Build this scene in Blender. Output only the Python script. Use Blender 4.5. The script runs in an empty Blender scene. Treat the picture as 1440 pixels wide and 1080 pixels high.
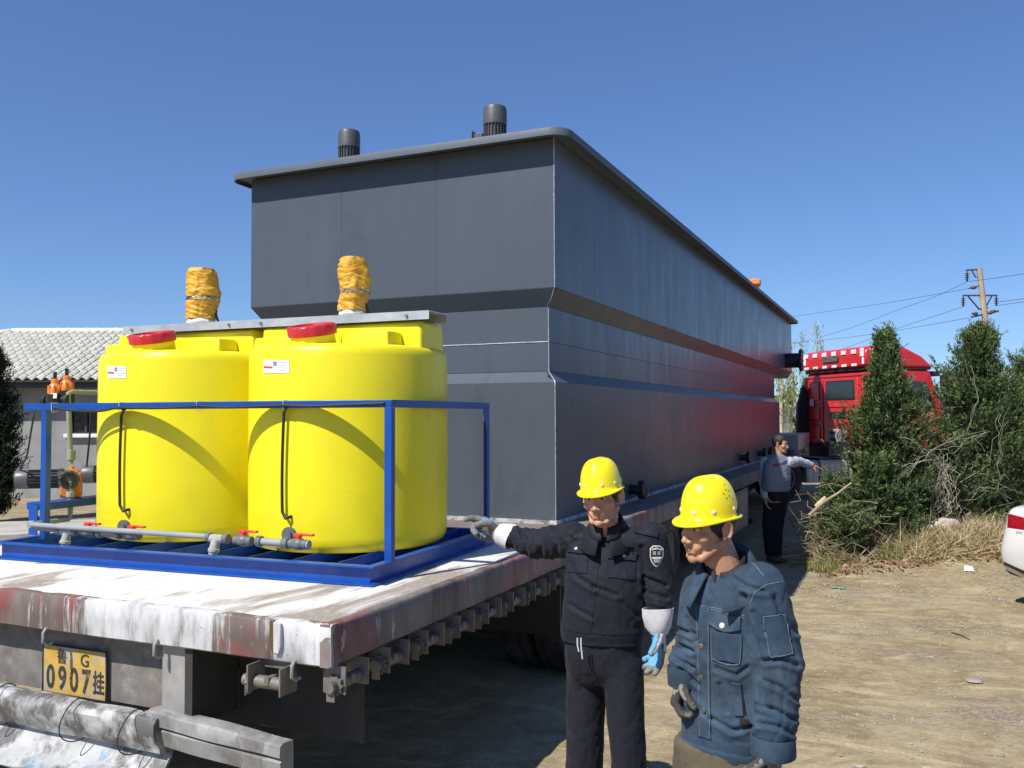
import bpy, bmesh, math, random
import numpy as np
from mathutils import Vector, Matrix, noise
from mathutils.bvhtree import BVHTree
random.seed(7); np.random.seed(7)
SC = bpy.context.scene
COL = SC.collection
pi = math.pi
rad = math.radians

# ------------------------------------------------------------------ camera, sky, sun
FPX, YAW, PIT, ROL, HC = 1248.7, rad(24.08), rad(2.084), rad(-0.206), 1.93
_cy, _sy = math.cos(YAW), math.sin(YAW)
FW = Vector((-_sy*math.cos(PIT), _cy*math.cos(PIT), math.sin(PIT)))
_r0 = Vector((_cy, _sy, 0)); _u0 = _r0.cross(FW)
RV = _r0*math.cos(ROL) + _u0*math.sin(ROL)
UV = -_r0*math.sin(ROL) + _u0*math.cos(ROL)
CAMP = Vector((0, 0, HC))
cam = bpy.data.cameras.new('camera'); camo = bpy.data.objects.new('camera', cam); COL.objects.link(camo)
mw = Matrix((RV, UV, -FW)).transposed().to_4x4(); mw.translation = CAMP
camo.matrix_world = mw
cam.sensor_width = 36; cam.lens = FPX/1440*36; cam.clip_start = .05; cam.clip_end = 3000
SC.camera = camo
SUN_AZ, SUN_EL = 21.0, 50.0          # light travels towards (sin az, cos az)
w = bpy.data.worlds.new('World'); SC.world = w; w.use_nodes = True
nt = w.node_tree; bg = nt.nodes['Background']
sk = nt.nodes.new('ShaderNodeTexSky'); sk.sky_type = 'NISHITA'; sk.sun_disc = False
sk.sun_elevation = rad(SUN_EL); sk.sun_rotation = rad(180+SUN_AZ)
sk.altitude = 800; sk.air_density = 1.0; sk.dust_density = 0.1; sk.ozone_density = 2.0
tint = nt.nodes.new('ShaderNodeMix'); tint.data_type = 'RGBA'; tint.blend_type = 'MULTIPLY'; tint.inputs[0].default_value = 1; tint.inputs[7].default_value = (.86, 1.17, 1.70, 1)
gm = nt.nodes.new('ShaderNodeGamma'); gm.inputs[1].default_value = .82; nt.links.new(sk.outputs[0], gm.inputs[0]); nt.links.new(gm.outputs[0], tint.inputs[6]); nt.links.new(tint.outputs[2], bg.inputs[0]); bg.inputs[1].default_value = 0.077
sl = bpy.data.lights.new('sun', 'SUN'); sl.energy = 4.6; sl.angle = rad(.53); sl.color = (1, .95, .87)
slo = bpy.data.objects.new('sun', sl); COL.objects.link(slo)
_d = Vector((math.sin(rad(SUN_AZ))*math.cos(rad(SUN_EL)), math.cos(rad(SUN_AZ))*math.cos(rad(SUN_EL)), -math.sin(rad(SUN_EL))))
slo.rotation_euler = _d.to_track_quat('-Z', 'Y').to_euler(); slo.location = (-10, -20, 30)
SC.view_settings.view_transform = 'Standard'; SC.view_settings.look = 'None'
SC.view_settings.exposure = 0.42; SC.view_settings.gamma = 1.0; SC.view_settings.use_curve_mapping = False

# ------------------------------------------------------------------ photograph pixel -> world point
def ray(px, py): return FW + RV*((px-720)/FPX) - UV*((py-540)/FPX)
def atd(px, py, k): return CAMP + ray(px, py)*k
def atz(px, py, z):
    d = ray(px, py); return CAMP + d*((z-HC)/d.z)
def aty(px, py, y):
    d = ray(px, py); return CAMP + d*(y/d.y)
def atx(px, py, x):
    d = ray(px, py); return CAMP + d*(x/d.x)
V = lambda *a: Vector(a)
RH = V(_cy, _sy, 0)                 # image right, horizontal
BH = V(_sy, -_cy, 0)                # towards the camera, horizontal
UP = V(0, 0, 1)

# ------------------------------------------------------------------ materials
def ramp(nt, fac, stops):
    r = nt.nodes.new('ShaderNodeValToRGB'); e = r.color_ramp.elements
    while len(e) < len(stops): e.new(.5)
    for q, (p, c) in zip(e, stops):
        q.position = p; q.color = (*c, 1) if len(c) == 3 else c
    nt.links.new(fac, r.inputs[0]); return r.outputs[0]
def nz(nt, vec, scale, detail=5, rough=.55, st=None, dist=0):
    if st:
        mp = nt.nodes.new('ShaderNodeMapping'); mp.inputs['Scale'].default_value = st
        nt.links.new(vec, mp.inputs[0]); vec = mp.outputs[0]
    n = nt.nodes.new('ShaderNodeTexNoise'); n.inputs['Scale'].default_value = scale
    n.inputs['Detail'].default_value = detail; n.inputs['Roughness'].default_value = rough
    n.inputs['Distortion'].default_value = dist
    nt.links.new(vec, n.inputs['Vector']); return n.outputs['Fac']
def mixc(nt, fac, a, b, mode='MIX'):
    m = nt.nodes.new('ShaderNodeMix'); m.data_type = 'RGBA'; m.blend_type = mode
    for s, i in ((fac, 0), (a, 6), (b, 7)):
        if isinstance(s, (int, float)): m.inputs[i].default_value = s
        elif isinstance(s, tuple): m.inputs[i].default_value = (*s, 1)
        else: nt.links.new(s, m.inputs[i])
    return m.outputs[2]
def math_(nt, op, a, b=0.):
    m = nt.nodes.new('ShaderNodeMath'); m.operation = op
    for i, s in enumerate((a, b)):
        if isinstance(s, (int, float)): m.inputs[i].default_value = s
        else: nt.links.new(s, m.inputs[i])
    return m.outputs[0]
def newmat(name):
    m = bpy.data.materials.new(name); m.use_nodes = True
    nt = m.node_tree; b = nt.nodes['Principled BSDF']; tc = nt.nodes.new('ShaderNodeTexCoord')
    return m, nt, b, tc.outputs['Object']
def setbump(nt, b, h, strength=.4, dist=.01):
    bp = nt.nodes.new('ShaderNodeBump'); bp.inputs['Strength'].default_value = strength; bp.inputs['Distance'].default_value = dist
    nt.links.new(h, bp.inputs['Height']); nt.links.new(bp.outputs[0], b.inputs['Normal'])
def pm(name, col, rough=.5, metal=0., var=.12, vs=4, st=None, bump=0., bs=60, bst=None, bd=.004, dirt=None, dirt2=None,
       spec=.5, coat=0., sss=0., rvar=.1, objvar=0.):
    m, nt, b, co = newmat(name)
    f = nz(nt, co, vs, st=st)
    lo = tuple(c*(1-var) for c in col); hi = tuple(min(1, c*(1+var)) for c in col)
    c = ramp(nt, f, ((.3, lo), (.7, hi)))
    for dd in (dirt, dirt2):
        if dd:                              # (colour, scale, threshold, softness, stretch, amount)
            dc, ds, th, so, dst, am = dd
            df = nz(nt, co, ds, 7, .65, dst)
            k = ramp(nt, df, ((th, (0, 0, 0)), (min(1, th+so), (am, am, am))))
            c = mixc(nt, k, c, dc)
    if objvar:
        oi = nt.nodes.new('ShaderNodeObjectInfo')
        v = math_(nt, 'MULTIPLY_ADD', oi.outputs['Random'], 2*objvar); nt.nodes[-1].inputs[2].default_value = 1-objvar
        hs = nt.nodes.new('ShaderNodeHueSaturation'); nt.links.new(v, hs.inputs['Value']); nt.links.new(c, hs.inputs['Color']); c = hs.outputs[0]
    nt.links.new(c, b.inputs['Base Color'])
    rr = ramp(nt, nz(nt, co, vs*2.3), ((.3, (max(.02, rough-rvar),)*3), (.7, (min(1, rough+rvar),)*3)))
    nt.links.new(rr, b.inputs['Roughness'])
    b.inputs['Metallic'].default_value = metal; b.inputs['Specular IOR Level'].default_value = spec
    b.inputs['Coat Weight'].default_value = coat
    if sss: b.inputs['Subsurface Weight'].default_value = sss; b.inputs['Subsurface Radius'].default_value = (.012, .005, .003); b.inputs['Subsurface Scale'].default_value = 1
    if bump: setbump(nt, b, nz(nt, co, bs, 6, .6, bst), bump, bd)
    return m

# ------------------------------------------------------------------ mesh building
def frame(d, up=UP):
    d = Vector(d).normalized(); up = Vector(up)
    if abs(d.dot(up)) > .98*up.length: up = V(1, 0, 0) if abs(d.x) < .9 else V(0, 1, 0)
    s = d.cross(up).normalized(); return s, s.cross(d).normalized(), d     # side, up, dir
class MB:
    def __init__(s): s.v = []; s.f = []
    def add(s, vs, fs):
        o = len(s.v); s.v += [tuple(v) for v in vs]; s.f += [tuple(i+o for i in f) for f in fs]; return s
    def box(s, c, sz, ax=None):
        c = Vector(c); X, Y, Z = ax if ax else (V(1,0,0), V(0,1,0), V(0,0,1))
        vs = [c+X*(i*sz[0]/2)+Y*(j*sz[1]/2)+Z*(k*sz[2]/2) for k in (-1,1) for j in (-1,1) for i in (-1,1)]
        return s.add(vs, [(0,2,3,1),(4,5,7,6),(0,1,5,4),(2,6,7,3),(0,4,6,2),(1,3,7,5)])
    def bx(s, x0, x1, y0, y1, z0, z1): return s.box(((x0+x1)/2,(y0+y1)/2,(z0+z1)/2),(abs(x1-x0),abs(y1-y0),abs(z1-z0)))
    def bar(s, p0, p1, wd, h, up=UP):
        p0, p1 = Vector(p0), Vector(p1); S, U, D = frame(p1-p0, up)
        return s.box((p0+p1)/2, (wd, h, (p1-p0).length), (S, U, D))
    def loft(s, rings, cap=True, closed=True, loop=False):
        n = len(rings[0]); vs = [p for r in rings for p in r]; fs = []
        R = len(rings)
        for k in range(R if loop else R-1):
            a, b = k*n, ((k+1) % R)*n
            for i in range(n if closed else n-1):
                j = (i+1) % n; fs.append((a+i, a+j, b+j, b+i))
        if cap and not loop:
            fs.append(tuple(reversed(range(n)))); fs.append(tuple(range((R-1)*n, R*n)))
        return s.add(vs, fs)
    def tube(s, pts, r, n=8, cap=True):
        pts = [Vector(p) for p in pts]; R = r if hasattr(r, '__len__') else [r]*len(pts)
        rings = []; u = None
        for i, p in enumerate(pts):
            d = (pts[min(i+1, len(pts)-1)]-pts[max(i-1, 0)])
            if d.length < 1e-9: d = UP.copy()
            d.normalize()
            if u is None: S, u, _ = frame(d)
            u = (u-d*u.dot(d)).normalized(); S = d.cross(u)
            rings.append([p+(S*math.cos(2*pi*k/n)+u*math.sin(2*pi*k/n))*R[i] for k in range(n)])
        return s.loft(rings, cap)
    def lathe(s, prof, c=(0,0,0), ax=None, n=24, cap=True):
        c = Vector(c); X, Y, Z = ax if ax else (V(1,0,0), V(0,1,0), V(0,0,1))
        return s.loft([[c+X*(r*math.cos(2*pi*k/n))+Y*(r*math.sin(2*pi*k/n))+Z*z for k in range(n)] for r, z in prof], cap)
    def cyl(s, p0, p1, r, n=20, ch=.0):
        p0, p1 = Vector(p0), Vector(p1); S, U, D = frame(p1-p0); L = (p1-p0).length
        pr = [(r, 0), (r, L)] if not ch else [(r-ch, 0), (r, ch), (r, L-ch), (r-ch, L)]
        return s.lathe(pr, p0, (S, U, D), n)
    def prism(s, poly, o, X, Y, Z, depth):
        o = Vector(o); a = [o+X*p[0]+Y*p[1] for p in poly]; b = [p+Z*depth for p in a]
        return s.loft([a, b])
    def ell(s, c, r, ax=None, n=16, m=10):
        c = Vector(c); X, Y, Z = ax if ax else (V(1,0,0), V(0,1,0), V(0,0,1)); rings = []
        for j in range(1, m):
            t = pi*j/m
            rings.append([c+X*(r[0]*math.sin(t)*math.cos(2*pi*k/n))+Y*(r[1]*math.sin(t)*math.sin(2*pi*k/n))-Z*(r[2]*math.cos(t)) for k in range(n)])
        return s.loft(rings)
    def cap(s, p0, p1, r0, r1, n=14):
        p0, p1 = Vector(p0), Vector(p1); S, U, D = frame(p1-p0); L = (p1-p0).length; pr = []
        for j in range(1, 6): t = pi/2*j/6; pr.append((r0*math.sin(t), -r0*math.cos(t)))
        pr += [(r0, 0), (r1, L)]
        for j in range(5, 0, -1): t = pi/2*j/6; pr.append((r1*math.sin(t), L+r1*math.cos(t)))
        return s.lathe(pr, p0, (S, U, D), n)
    def quadgrid(s, P):
        R, n = len(P), len(P[0]); vs = [p for r in P for p in r]
        return s.add(vs, [(i*n+j, i*n+j+1, (i+1)*n+j+1, (i+1)*n+j) for i in range(R-1) for j in range(n-1)])

def origin(o):
    while o.parent: o = o.parent
    return Vector(o.location)
def meshof(name, v, f, m, smooth=35):
    me = bpy.data.meshes.new(name)
    me.from_pydata([tuple(p) for p in v], [], f); me.validate(); me.update()
    bm = bmesh.new(); bm.from_mesh(me); bmesh.ops.recalc_face_normals(bm, faces=bm.faces); bm.to_mesh(me); bm.free()
    if m: me.materials.append(m)
    if smooth:
        me.polygons.foreach_set('use_smooth', [True]*len(me.polygons))
        if smooth < 180: me.set_sharp_from_angle(angle=rad(smooth))
    return me
def obj(name, mb, m, parent=None, smooth=35, bevel=0., kind=None, label=None, cat=None, group=None, loc=None):
    T = origin(parent) if parent else (Vector(loc) if loc is not None else V(0,0,0))
    v, f = (mb.v, mb.f) if isinstance(mb, MB) else mb
    v = [(p[0]-T.x, p[1]-T.y, p[2]-T.z) for p in v]
    o = bpy.data.objects.new(name, meshof(name, v, f, m, smooth)); COL.objects.link(o)
    if parent: o.parent = parent
    else: o.location = T
    if bevel:
        b = o.modifiers.new('bevel', 'BEVEL'); b.width = bevel; b.segments = 2; b.limit_method = 'ANGLE'; b.angle_limit = rad(40)
    if kind: o['kind'] = kind
    if label: o['label'] = label
    if cat: o['category'] = cat
    if group: o['group'] = group
    return o
def thing(name, label, cat, loc, group=None):
    o = bpy.data.objects.new(name, None); COL.objects.link(o); o.location = loc
    o.empty_display_size = .2; o['label'] = label; o['category'] = cat
    if group: o['group'] = group
    return o
def piece(name, me, parent, M, label=None):
    "a part that shares mesh data; M is its matrix in world space"
    o = bpy.data.objects.new(name, me); COL.objects.link(o); o.parent = parent
    T = origin(parent); o.matrix_basis = Matrix.Translation(-T) @ M
    if label: o['label'] = label
    return o
def textmesh(s, size=1., ext=0., bold=0.):
    cu = bpy.data.curves.new('t', 'FONT'); cu.body = s; cu.size = size; cu.align_x = 'CENTER'; cu.align_y = 'CENTER'
    cu.extrude = ext; cu.offset = bold; cu.resolution_u = 3
    o = bpy.data.objects.new('t', cu); COL.objects.link(o)
    dg = bpy.context.evaluated_depsgraph_get(); me = bpy.data.meshes.new_from_object(o.evaluated_get(dg))
    v = [Vector(q.co) for q in me.vertices]; f = [tuple(p.vertices) for p in me.polygons]
    bpy.data.objects.remove(o); bpy.data.curves.remove(cu); bpy.data.meshes.remove(me)
    return v, f
def place(vf, c, X, Y, Z=None):
    Z = Z or X.cross(Y); c = Vector(c)
    return [c+X*p.x+Y*p.y+Z*p.z for p in vf[0]], vf[1]
def fbm(p, o=3):
    a, s, f = 0., .5, 1.
    for _ in range(o): a += s*noise.noise(p*f); s *= .5; f *= 2.1
    return a
# ------------------------------------------------------------------ ground
def bump2(x, y, cx, cy, rx, ry):
    d = ((x-cx)/rx)**2+((y-cy)/ry)**2
    return math.exp(-d*1.3)
def gh(x, y):
    "height of the dirt yard"
    h = .030*noise.noise(V(x*.5, y*.5, 3)) + .018*noise.noise(V(x*1.7, y*1.7, 9))
    if -7 < x < 9 and 1 < y < 17: h += .010*noise.noise(V(x*6, y*6, 1)) + .006*noise.noise(V(x*15, y*15, 5))
    h += .34*bump2(x, y, .35, 12.5, 1.1, 1.0) + .36*bump2(x, y, 1.3, 13.8, 1.3, 1.2) + .15*bump2(x, y, -.7, 12.2, .5, .8)
    # wheel ruts that cross the yard
    for a, b, c, w_, dp in ((.16, 1, 8.55, .16, .035), (.10, 1, 7.1, .2, .02), (-.35, 1, 4.6, .22, .03), (-.35, 1, 5.6, .25, .025)):
        d = (a*x+b*y-c); h -= dp*math.exp(-(d/w_)**2)*max(0, min(1, (x+.8)*.8))
    # tread marks pressed by lorry tyres
    for x0, y0, ax_, ay, hw in ((-.35, 6.35, .93, .36, .16), (.6, 5.2, .97, -.24, .15), (1.2, 7.6, .99, .10, .15)):
        u = (x-x0)*ax_+(y-y0)*ay; v = -(x-x0)*ay+(y-y0)*ax_
        if abs(v) < hw and -.6 < u < 3.5: h += (.005*math.sin(u*2*pi/.11+abs(v)*18)-.006)*min(1, (hw-abs(v))/.05)*min(1, (u+.6)/.4)*min(1, (3.5-u)/.6)*max(0, .30+1.1*noise.noise(V(u*1.1, v*3, x0)))
    return h
def axis(lo, hi, st, far):
    a = list(np.arange(lo, hi, st)); s = st
    while a[-1] < far: s *= 1.28; a.append(a[-1]+s)
    s = st
    while a[0] > -far: s *= 1.28; a.insert(0, a[0]-s)
    return a
m, nt, b, co = newmat('yard_dirt')
big = nz(nt, co, .45, 5, .6, dist=.6); mid = nz(nt, co, 1.6, 6, .65, (1, .55, 1), .8); fin = nz(nt, co, 9, 6, .7); tin = nz(nt, co, 55, 4, .7)
c = ramp(nt, big, ((.3, (.235, .19, .112)), (.5, (.315, .26, .16)), (.7, (.39, .325, .205))))
c = mixc(nt, ramp(nt, mid, ((.46, (0,0,0)), (.62, (.75,.75,.75)))), c, (.19, .143, .076))
mpr = nt.nodes.new('ShaderNodeMapping'); mpr.inputs['Rotation'].default_value = (0, 0, rad(-14)); nt.links.new(co, mpr.inputs[0]); cr_ = mpr.outputs[0]
str1 = nz(nt, cr_, 1.5, 6, .62, (.6, 1.4, 1), 2.4); str2 = nz(nt, cr_, 5, 6, .7, (.7, 1.4, 1), 2.2)
c = mixc(nt, ramp(nt, str1, ((.36, (.5,.5,.5)), (.48, (0,0,0)))), c, (.20, .152, .082))
c = mixc(nt, ramp(nt, str1, ((.52, (0,0,0)), (.68, (.75,.75,.75)))), c, (.52, .43, .27))
c = mixc(nt, ramp(nt, str2, ((.5, (0,0,0)), (.66, (.5,.5,.5)))), c, (.50, .41, .26))
c = mixc(nt, ramp(nt, fin, ((.5, (0,0,0)), (.72, (.55,.55,.55)))), c, (.47, .38, .24))
c = mixc(nt, ramp(nt, tin, ((.40, (.3,.3,.3)), (.56, (0,0,0)))), c, (.15, .112, .065))
# greyer gravel where stones were spread
gv = nz(nt, co, .8, 4, .6, (.6, 1.5, 1), .4)
gk = ramp(nt, gv, ((.54, (0,0,0)), (.66, (.6,.6,.6))))
vo = nt.nodes.new('ShaderNodeTexVoronoi'); vo.inputs['Scale'].default_value = 48; nt.links.new(co, vo.inputs['Vector'])
gc = ramp(nt, vo.outputs['Color'], ((.1, (.13, .11, .08)), (.5, (.26, .225, .17)), (.9, (.38, .345, .29))))
c = mixc(nt, gk, c, gc)
nt.links.new(c, b.inputs['Base Color']); b.inputs['Roughness'].default_value = .95; b.inputs['Specular IOR Level'].default_value = .15
hh = math_(nt, 'ADD', math_(nt, 'MULTIPLY', fin, .6), math_(nt, 'MULTIPLY', tin, .35)); hh = math_(nt, 'ADD', hh, math_(nt, 'MULTIPLY', mid, .5)); hh = math_(nt, 'ADD', hh, math_(nt, 'MULTIPLY', str2, .35))
setbump(nt, b, hh, .6, .03)
M_dirt = m
xs = axis(-3, 5, .04, 900); ys = axis(3.6, 12.5, .04, 900)
mb = MB(); mb.quadgrid([[(x, y, gh(x, y)) for x in xs] for y in ys])
obj('ground', mb, M_dirt, smooth=180, kind='structure')
# pale concrete apron in front of the house
M_conc = pm('concrete', (.42, .40, .355), .9, var=.16, vs=2, bump=.35, bs=40, dirt=((.2, .17, .12), 3, .52, .2, None, .7), spec=.2)
A, B_, C_, D_ = atz(-260, 766, .05), atz(135, 748, .05), atz(135, 732, .05), atz(-260, 742, .05)
mb = MB(); mb.loft([[V(p.x, p.y, -.06) for p in (A, B_, C_, D_)], [V(p.x, p.y, .075) for p in (A, B_, C_, D_)]])
obj('pavement', mb, M_conc, kind='structure', bevel=.01)

# ------------------------------------------------------------------ flatbed trailer
DZ = 1.06; DX0, DX1, DY0, DY1 = -5.73, -2.21, 3.09, 20.6
m, nt, b, co = newmat('dusty_deck')
s1 = nz(nt, co, 1.5, 6, .62, (2.0, .5, 1), .8); s2 = nz(nt, co, 12, 6, .7, (1.5, .5, 1)); s3 = nz(nt, co, 45, 3)
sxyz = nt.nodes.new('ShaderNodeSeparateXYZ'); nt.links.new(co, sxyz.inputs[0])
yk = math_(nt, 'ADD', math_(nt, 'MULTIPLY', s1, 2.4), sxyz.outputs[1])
c = mixc(nt, ramp(nt, s1, ((.52, (0,0,0)), (.60, (.9,.9,.9)))), (.68, .665, .64), (.25, .205, .17))
c = mixc(nt, ramp(nt, s2, ((.56, (0,0,0)), (.72, (.8,.8,.8)))), c, (.30, .25, .215))
c = mixc(nt, ramp(nt, s3, ((.35, (.4,.4,.4)), (.5, (0,0,0)))), c, (.55, .5, .46))
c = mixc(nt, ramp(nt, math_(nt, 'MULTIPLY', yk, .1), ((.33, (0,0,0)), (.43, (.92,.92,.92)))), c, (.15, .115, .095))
nt.links.new(c, b.inputs['Base Color']); b.inputs['Roughness'].default_value = .85; setbump(nt, b, s2, .3, .004)
M_deck = m
def rail_mat(name, wht):
    "worn rail: patches of old white paint with drips, bare grey brown steel and red primer"
    m, nt, b, co = newmat(name)
    base = ramp(nt, nz(nt, co, 5, 6, .65, (1, 1, .35)), ((.3, (.085, .062, .053)), (.5, (.135, .10, .088)), (.7, (.20, .165, .148))))
    rs = nz(nt, co, 2.6, 5, .65, (1, 1, .8)); c = mixc(nt, ramp(nt, rs, ((.54, (0,0,0)), (.60, (.8,.8,.8)))), base, (.20, .050, .045))
    ru = nz(nt, co, 3.1, 5, .6, (1.6, 1.6, .3)); c = mixc(nt, ramp(nt, ru, ((.68, (0,0,0)), (.71, (1,1,1)))), c, (.19, .095, .03))
    flk = nz(nt, co, 16, 6, .75, (1.2, 1.2, .35)); c = mixc(nt, ramp(nt, flk, ((.60, (0,0,0)), (.66, (.75,.75,.75)))), c, (.50, .49, .48))
    wcol = ramp(nt, nz(nt, co, 6, 7, .7, (1.4, 1.4, .4)), ((.34, (.22, .21, .205)), (.47, (.46, .47, .475)), (.64, (.60, .62, .635))))
    seg = math_(nt, 'ADD', nz(nt, co, 1.9, 3, .5, (1, 1, .06)), math_(nt, 'MULTIPLY', nz(nt, co, 13, 6, .7, (1.3, 1.3, .12)), .28))
    k = ramp(nt, seg, ((.597, (0,0,0)), (.632, (wht, wht, wht)))); c = mixc(nt, k, c, wcol)
    sc = nz(nt, co, 38, 4, .75); c = mixc(nt, ramp(nt, sc, ((.64, (0,0,0)), (.70, (.85,.85,.85)))), c, (.075, .055, .048))
    nt.links.new(c, b.inputs['Base Color']); b.inputs['Roughness'].default_value = .7; setbump(nt, b, math_(nt, 'ADD', sc, math_(nt, 'MULTIPLY', k, .4)), .3, .003); return m
M_rear = rail_mat('peeling_rear_rail', .97); M_side = rail_mat('brown_side_rail', .12)
M_grime = pm('grimy_steel', (.17, .155, .14), .75, var=.3, vs=9, bump=.3, bs=50, dirt=((.42, .40, .37), 7, .54, .2, None, .7), dirt2=((.20, .12, .10), 5, .58, .12, (1, 1, .4), .7))
M_galv = pm('weathered_grey_steel', (.36, .355, .34), .6, .3, .2, 8, bump=.2, bs=40, dirt=((.16, .14, .125), 9, .55, .18, None, .7), dirt2=((.6, .59, .57), 5, .6, .1, (1, 1, .3), .6))
M_under = pm('underside_paint', (.035, .032, .03), .8, var=.3)
M_winch = pm('winch_steel', (.20, .185, .165), .6, .4, .25, 12, dirt=((.10, .07, .05), 10, .5, .2, None, .7))
M_tyre = pm('tyre_rubber', (.028, .027, .026), .85, var=.2, vs=12, bump=.3, bs=60, dirt=((.16, .135, .10), 6, .5, .25, None, .6))
M_rim = pm('rim_paint', (.25, .22, .19), .6, .3, .2, 6, dirt=((.10, .07, .05), 6, .5, .2, None, .7))
M_black = pm('black_rubber', (.018, .018, .019), .45, var=.15)
TR = thing('flatbed_trailer', 'long low flatbed lorry trailer with a white dusted deck and peeling rear rail', 'trailer', ((DX0+DX1)/2, DY0, 0))
mb = MB(); mb.bx(DX0+.012, DX1-.012, DY0+.012, DY1, DZ-.06, DZ); obj('deck', mb, M_deck, TR, bevel=.004)
# rails: rear rail face slightly proud of the deck, with dents
def rail(name, p0, p1, out, mat_, n=70, hgt=.176, th=.055, tilt=0):
    p0, p1 = V(*p0), V(*p1); o_ = V(*out); rings = []
    for i in range(n+1):
        p = p0.lerp(p1, i/n); q = p*1.0
        d = .006*noise.noise(q*2.3)+.004*noise.noise(q*9)
        e = .004*noise.noise(q*5+V(7,1,3))
        prof = [(-th, .001+e), (-.012, .003+e), (0, -.008+e), (.002+d, -hgt*.5), (d*.6, -hgt+.008+e), (-.012, -hgt+e), (-th, -hgt+e)]
        rings.append([p+o_*a+UP*(z) for a, z in prof])
    mb = MB(); mb.loft(rings); return obj(name, mb, mat_, TR, smooth=50)
rail('rear_rail', (DX0, DY0, DZ), (DX1, DY0, DZ), (0, -1, 0), M_rear)
rail('side_rail', (DX1, DY0+.001, DZ), (DX1, DY1, DZ), (1, 0, 0), M_side, 160)
rail('side_rail', (DX0, DY0+.001, DZ), (DX0, DY1, DZ), (-1, 0, 0), M_side, 60)
# rust stain and torn bracket on the rear rail
M_rust = pm('rust', (.13, .07, .03), .9, var=.5, vs=14, bump=.5, bs=60, st=(1, 1, .3))
def slab(name, pts, mat_, th, y=DY0-.008, lab=None):
    P = [aty(px, py, y) for px, py in pts]; mb = MB(); mb.prism([(q.x, q.z) for q in P], (0, y-th, 0), V(1,0,0), UP, V(0,1,0), th+.01); o = obj(name, mb, mat_, TR, bevel=.002)
    if lab: o['label'] = lab
slab('rust_patch', [(379, 873), (385, 872), (386, 918), (382, 917), (379, 908)], M_rust, .001, DY0-.004, 'brown rust stain on the rear rail')
slab('torn_bracket', [(386, 874), (396, 877), (396, 908), (393, 919), (386, 918)], M_rear, .009, DY0-.006, 'torn pale bracket on the rear rail')
# cross members and chassis below
for i in range(15):
    y = DY0+.35+i*1.2
    mb = MB(); mb.bx(DX0+.06, DX1-.06, y, y+.08, DZ-.19, DZ-.062); obj('cross_member', mb, M_under, TR)
for x in (-4.55, -3.35):
    mb = MB(); mb.bx(x-.08, x+.08, DY0+.32, DY1, DZ-.215, DZ-.192); mb.bx(x-.012, x+.012, DY0+.32, DY1, .60, DZ-.216); mb.bx(x-.08, x+.08, DY0+.32, DY1, .575, .599)
    obj('chassis_beam', mb, M_under, TR)
# rear panel behind the plate, box post, underrun
mb = MB(); mb.bx(DX0+.1, -3.19, DY0+.125, DY0+.14, .545, .884); obj('rear_panel', mb, M_grime, TR)
def cpost(x0, x1):
    y0, y1 = DY0+.045, DY0+.19; mb = MB(); mb.bx(x0, x1, y0, y1, .50, .882); return mb
obj('rear_post', cpost(-3.185, -3.03), M_galv, TR, bevel=.008)
mb = MB(); mb.bx(-3.03, -2.985, DY0+.03, DY0+.33, .52, .88); obj('rear_post', mb, M_under, TR)
mb = MB(); mb.bx(-2.985, -2.28, DY0+.34, DY0+.36, .46, .87); obj('rear_bulkhead', mb, M_under, TR)
def strip(name, pts, prof, mat_, nn=40, amp=.01, fr=3., smooth=50, par=TR):
    "a rail swept along X with a bent profile (out, z) and dents"
    rings = []
    P = [V(*p) for p in pts]
    for i in range(nn+1):
        t = i/nn*(len(P)-1); k = min(int(t), len(P)-2); p = P[k].lerp(P[k+1], t-k)
        rings.append([p+V(0, -a+amp*noise.noise(V(p.x*fr, j*.6, 1)), z+amp*noise.noise(V(p.x*fr, j*.6+9, 4))) for j, (a, z) in enumerate(prof)])
    mb = MB(); mb.loft(rings); return obj(name, mb, mat_, par, smooth=smooth)
M_bent = pm('battered_steel', (.27, .27, .262), .6, .2, .25, 6, bump=.4, bs=30, dirt=((.10, .09, .08), 5, .48, .2, (1, 1, .5), .85), dirt2=((.52, .52, .51), 9, .58, .1, (1.4, 1.4, .3), .8))
pl = aty(206, 1016, DY0-.03); pr_ = aty(394, 1054, DY0-.03)
strip('bumper_bar', [(pl.x, DY0+.0, pl.z-.005), (pr_.x, DY0+.0, pr_.z-.04)],
      [(-.06, .055), (.01, .06), (.03, .05), (.035, .0), (.012, -.012), (.03, -.02), (.02, -.085), (-.06, -.09)], M_bent, 60, .007)
M_wrap = pm('white_grimy_sheet', (.42, .43, .43), .5, var=.25, vs=5, bump=.5, bs=22, bd=.01, dirt=((.085, .08, .075), 3.4, .45, .12, (1.6, 1.6, 1.2), .92), dirt2=((.10, .22, .36), 3.3, .57, .08, (2, 2, .6), .75))
wl = aty(-170, 958, DY0-.05); wr = aty(219, 1042, DY0-.05)
strip('bumper_bar', [(wl.x, DY0-.01, wl.z+.02), ((wl.x+wr.x)/2, DY0-.03, (wl.z+wr.z)/2+.01), (wr.x, DY0-.01, wr.z+.012)],
      [(-.06, .072), (.0, .085), (.034, .078), (.052, .055), (.056, .02), (.046, -.02), (.022, -.055), (.012, -.078), (-.03, -.085), (-.08, 0)], M_wrap, 130, .013, 3.2, 50).__setitem__('label', 'left length of the bumper bar wrapped in dirty white sheet')
strip('mud_flap', [(wl.x, DY0+.02, wl.z-.10), ((wl.x+wr.x)/2, DY0+.0, (wl.z+wr.z)/2-.11), (wr.x+.02, DY0+.03, wr.z-.10)],
      [(0, .06), (.02, .0), (.06, -.055), (.12, -.080), (.15, -.105), (.147, -.118), (.11, -.092), (.05, -.068), (.01, -.01), (-.012, .05)], M_wrap, 130, .013, 4.0, 50).__setitem__('label', 'crumpled white sheet hanging below the bumper')
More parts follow.
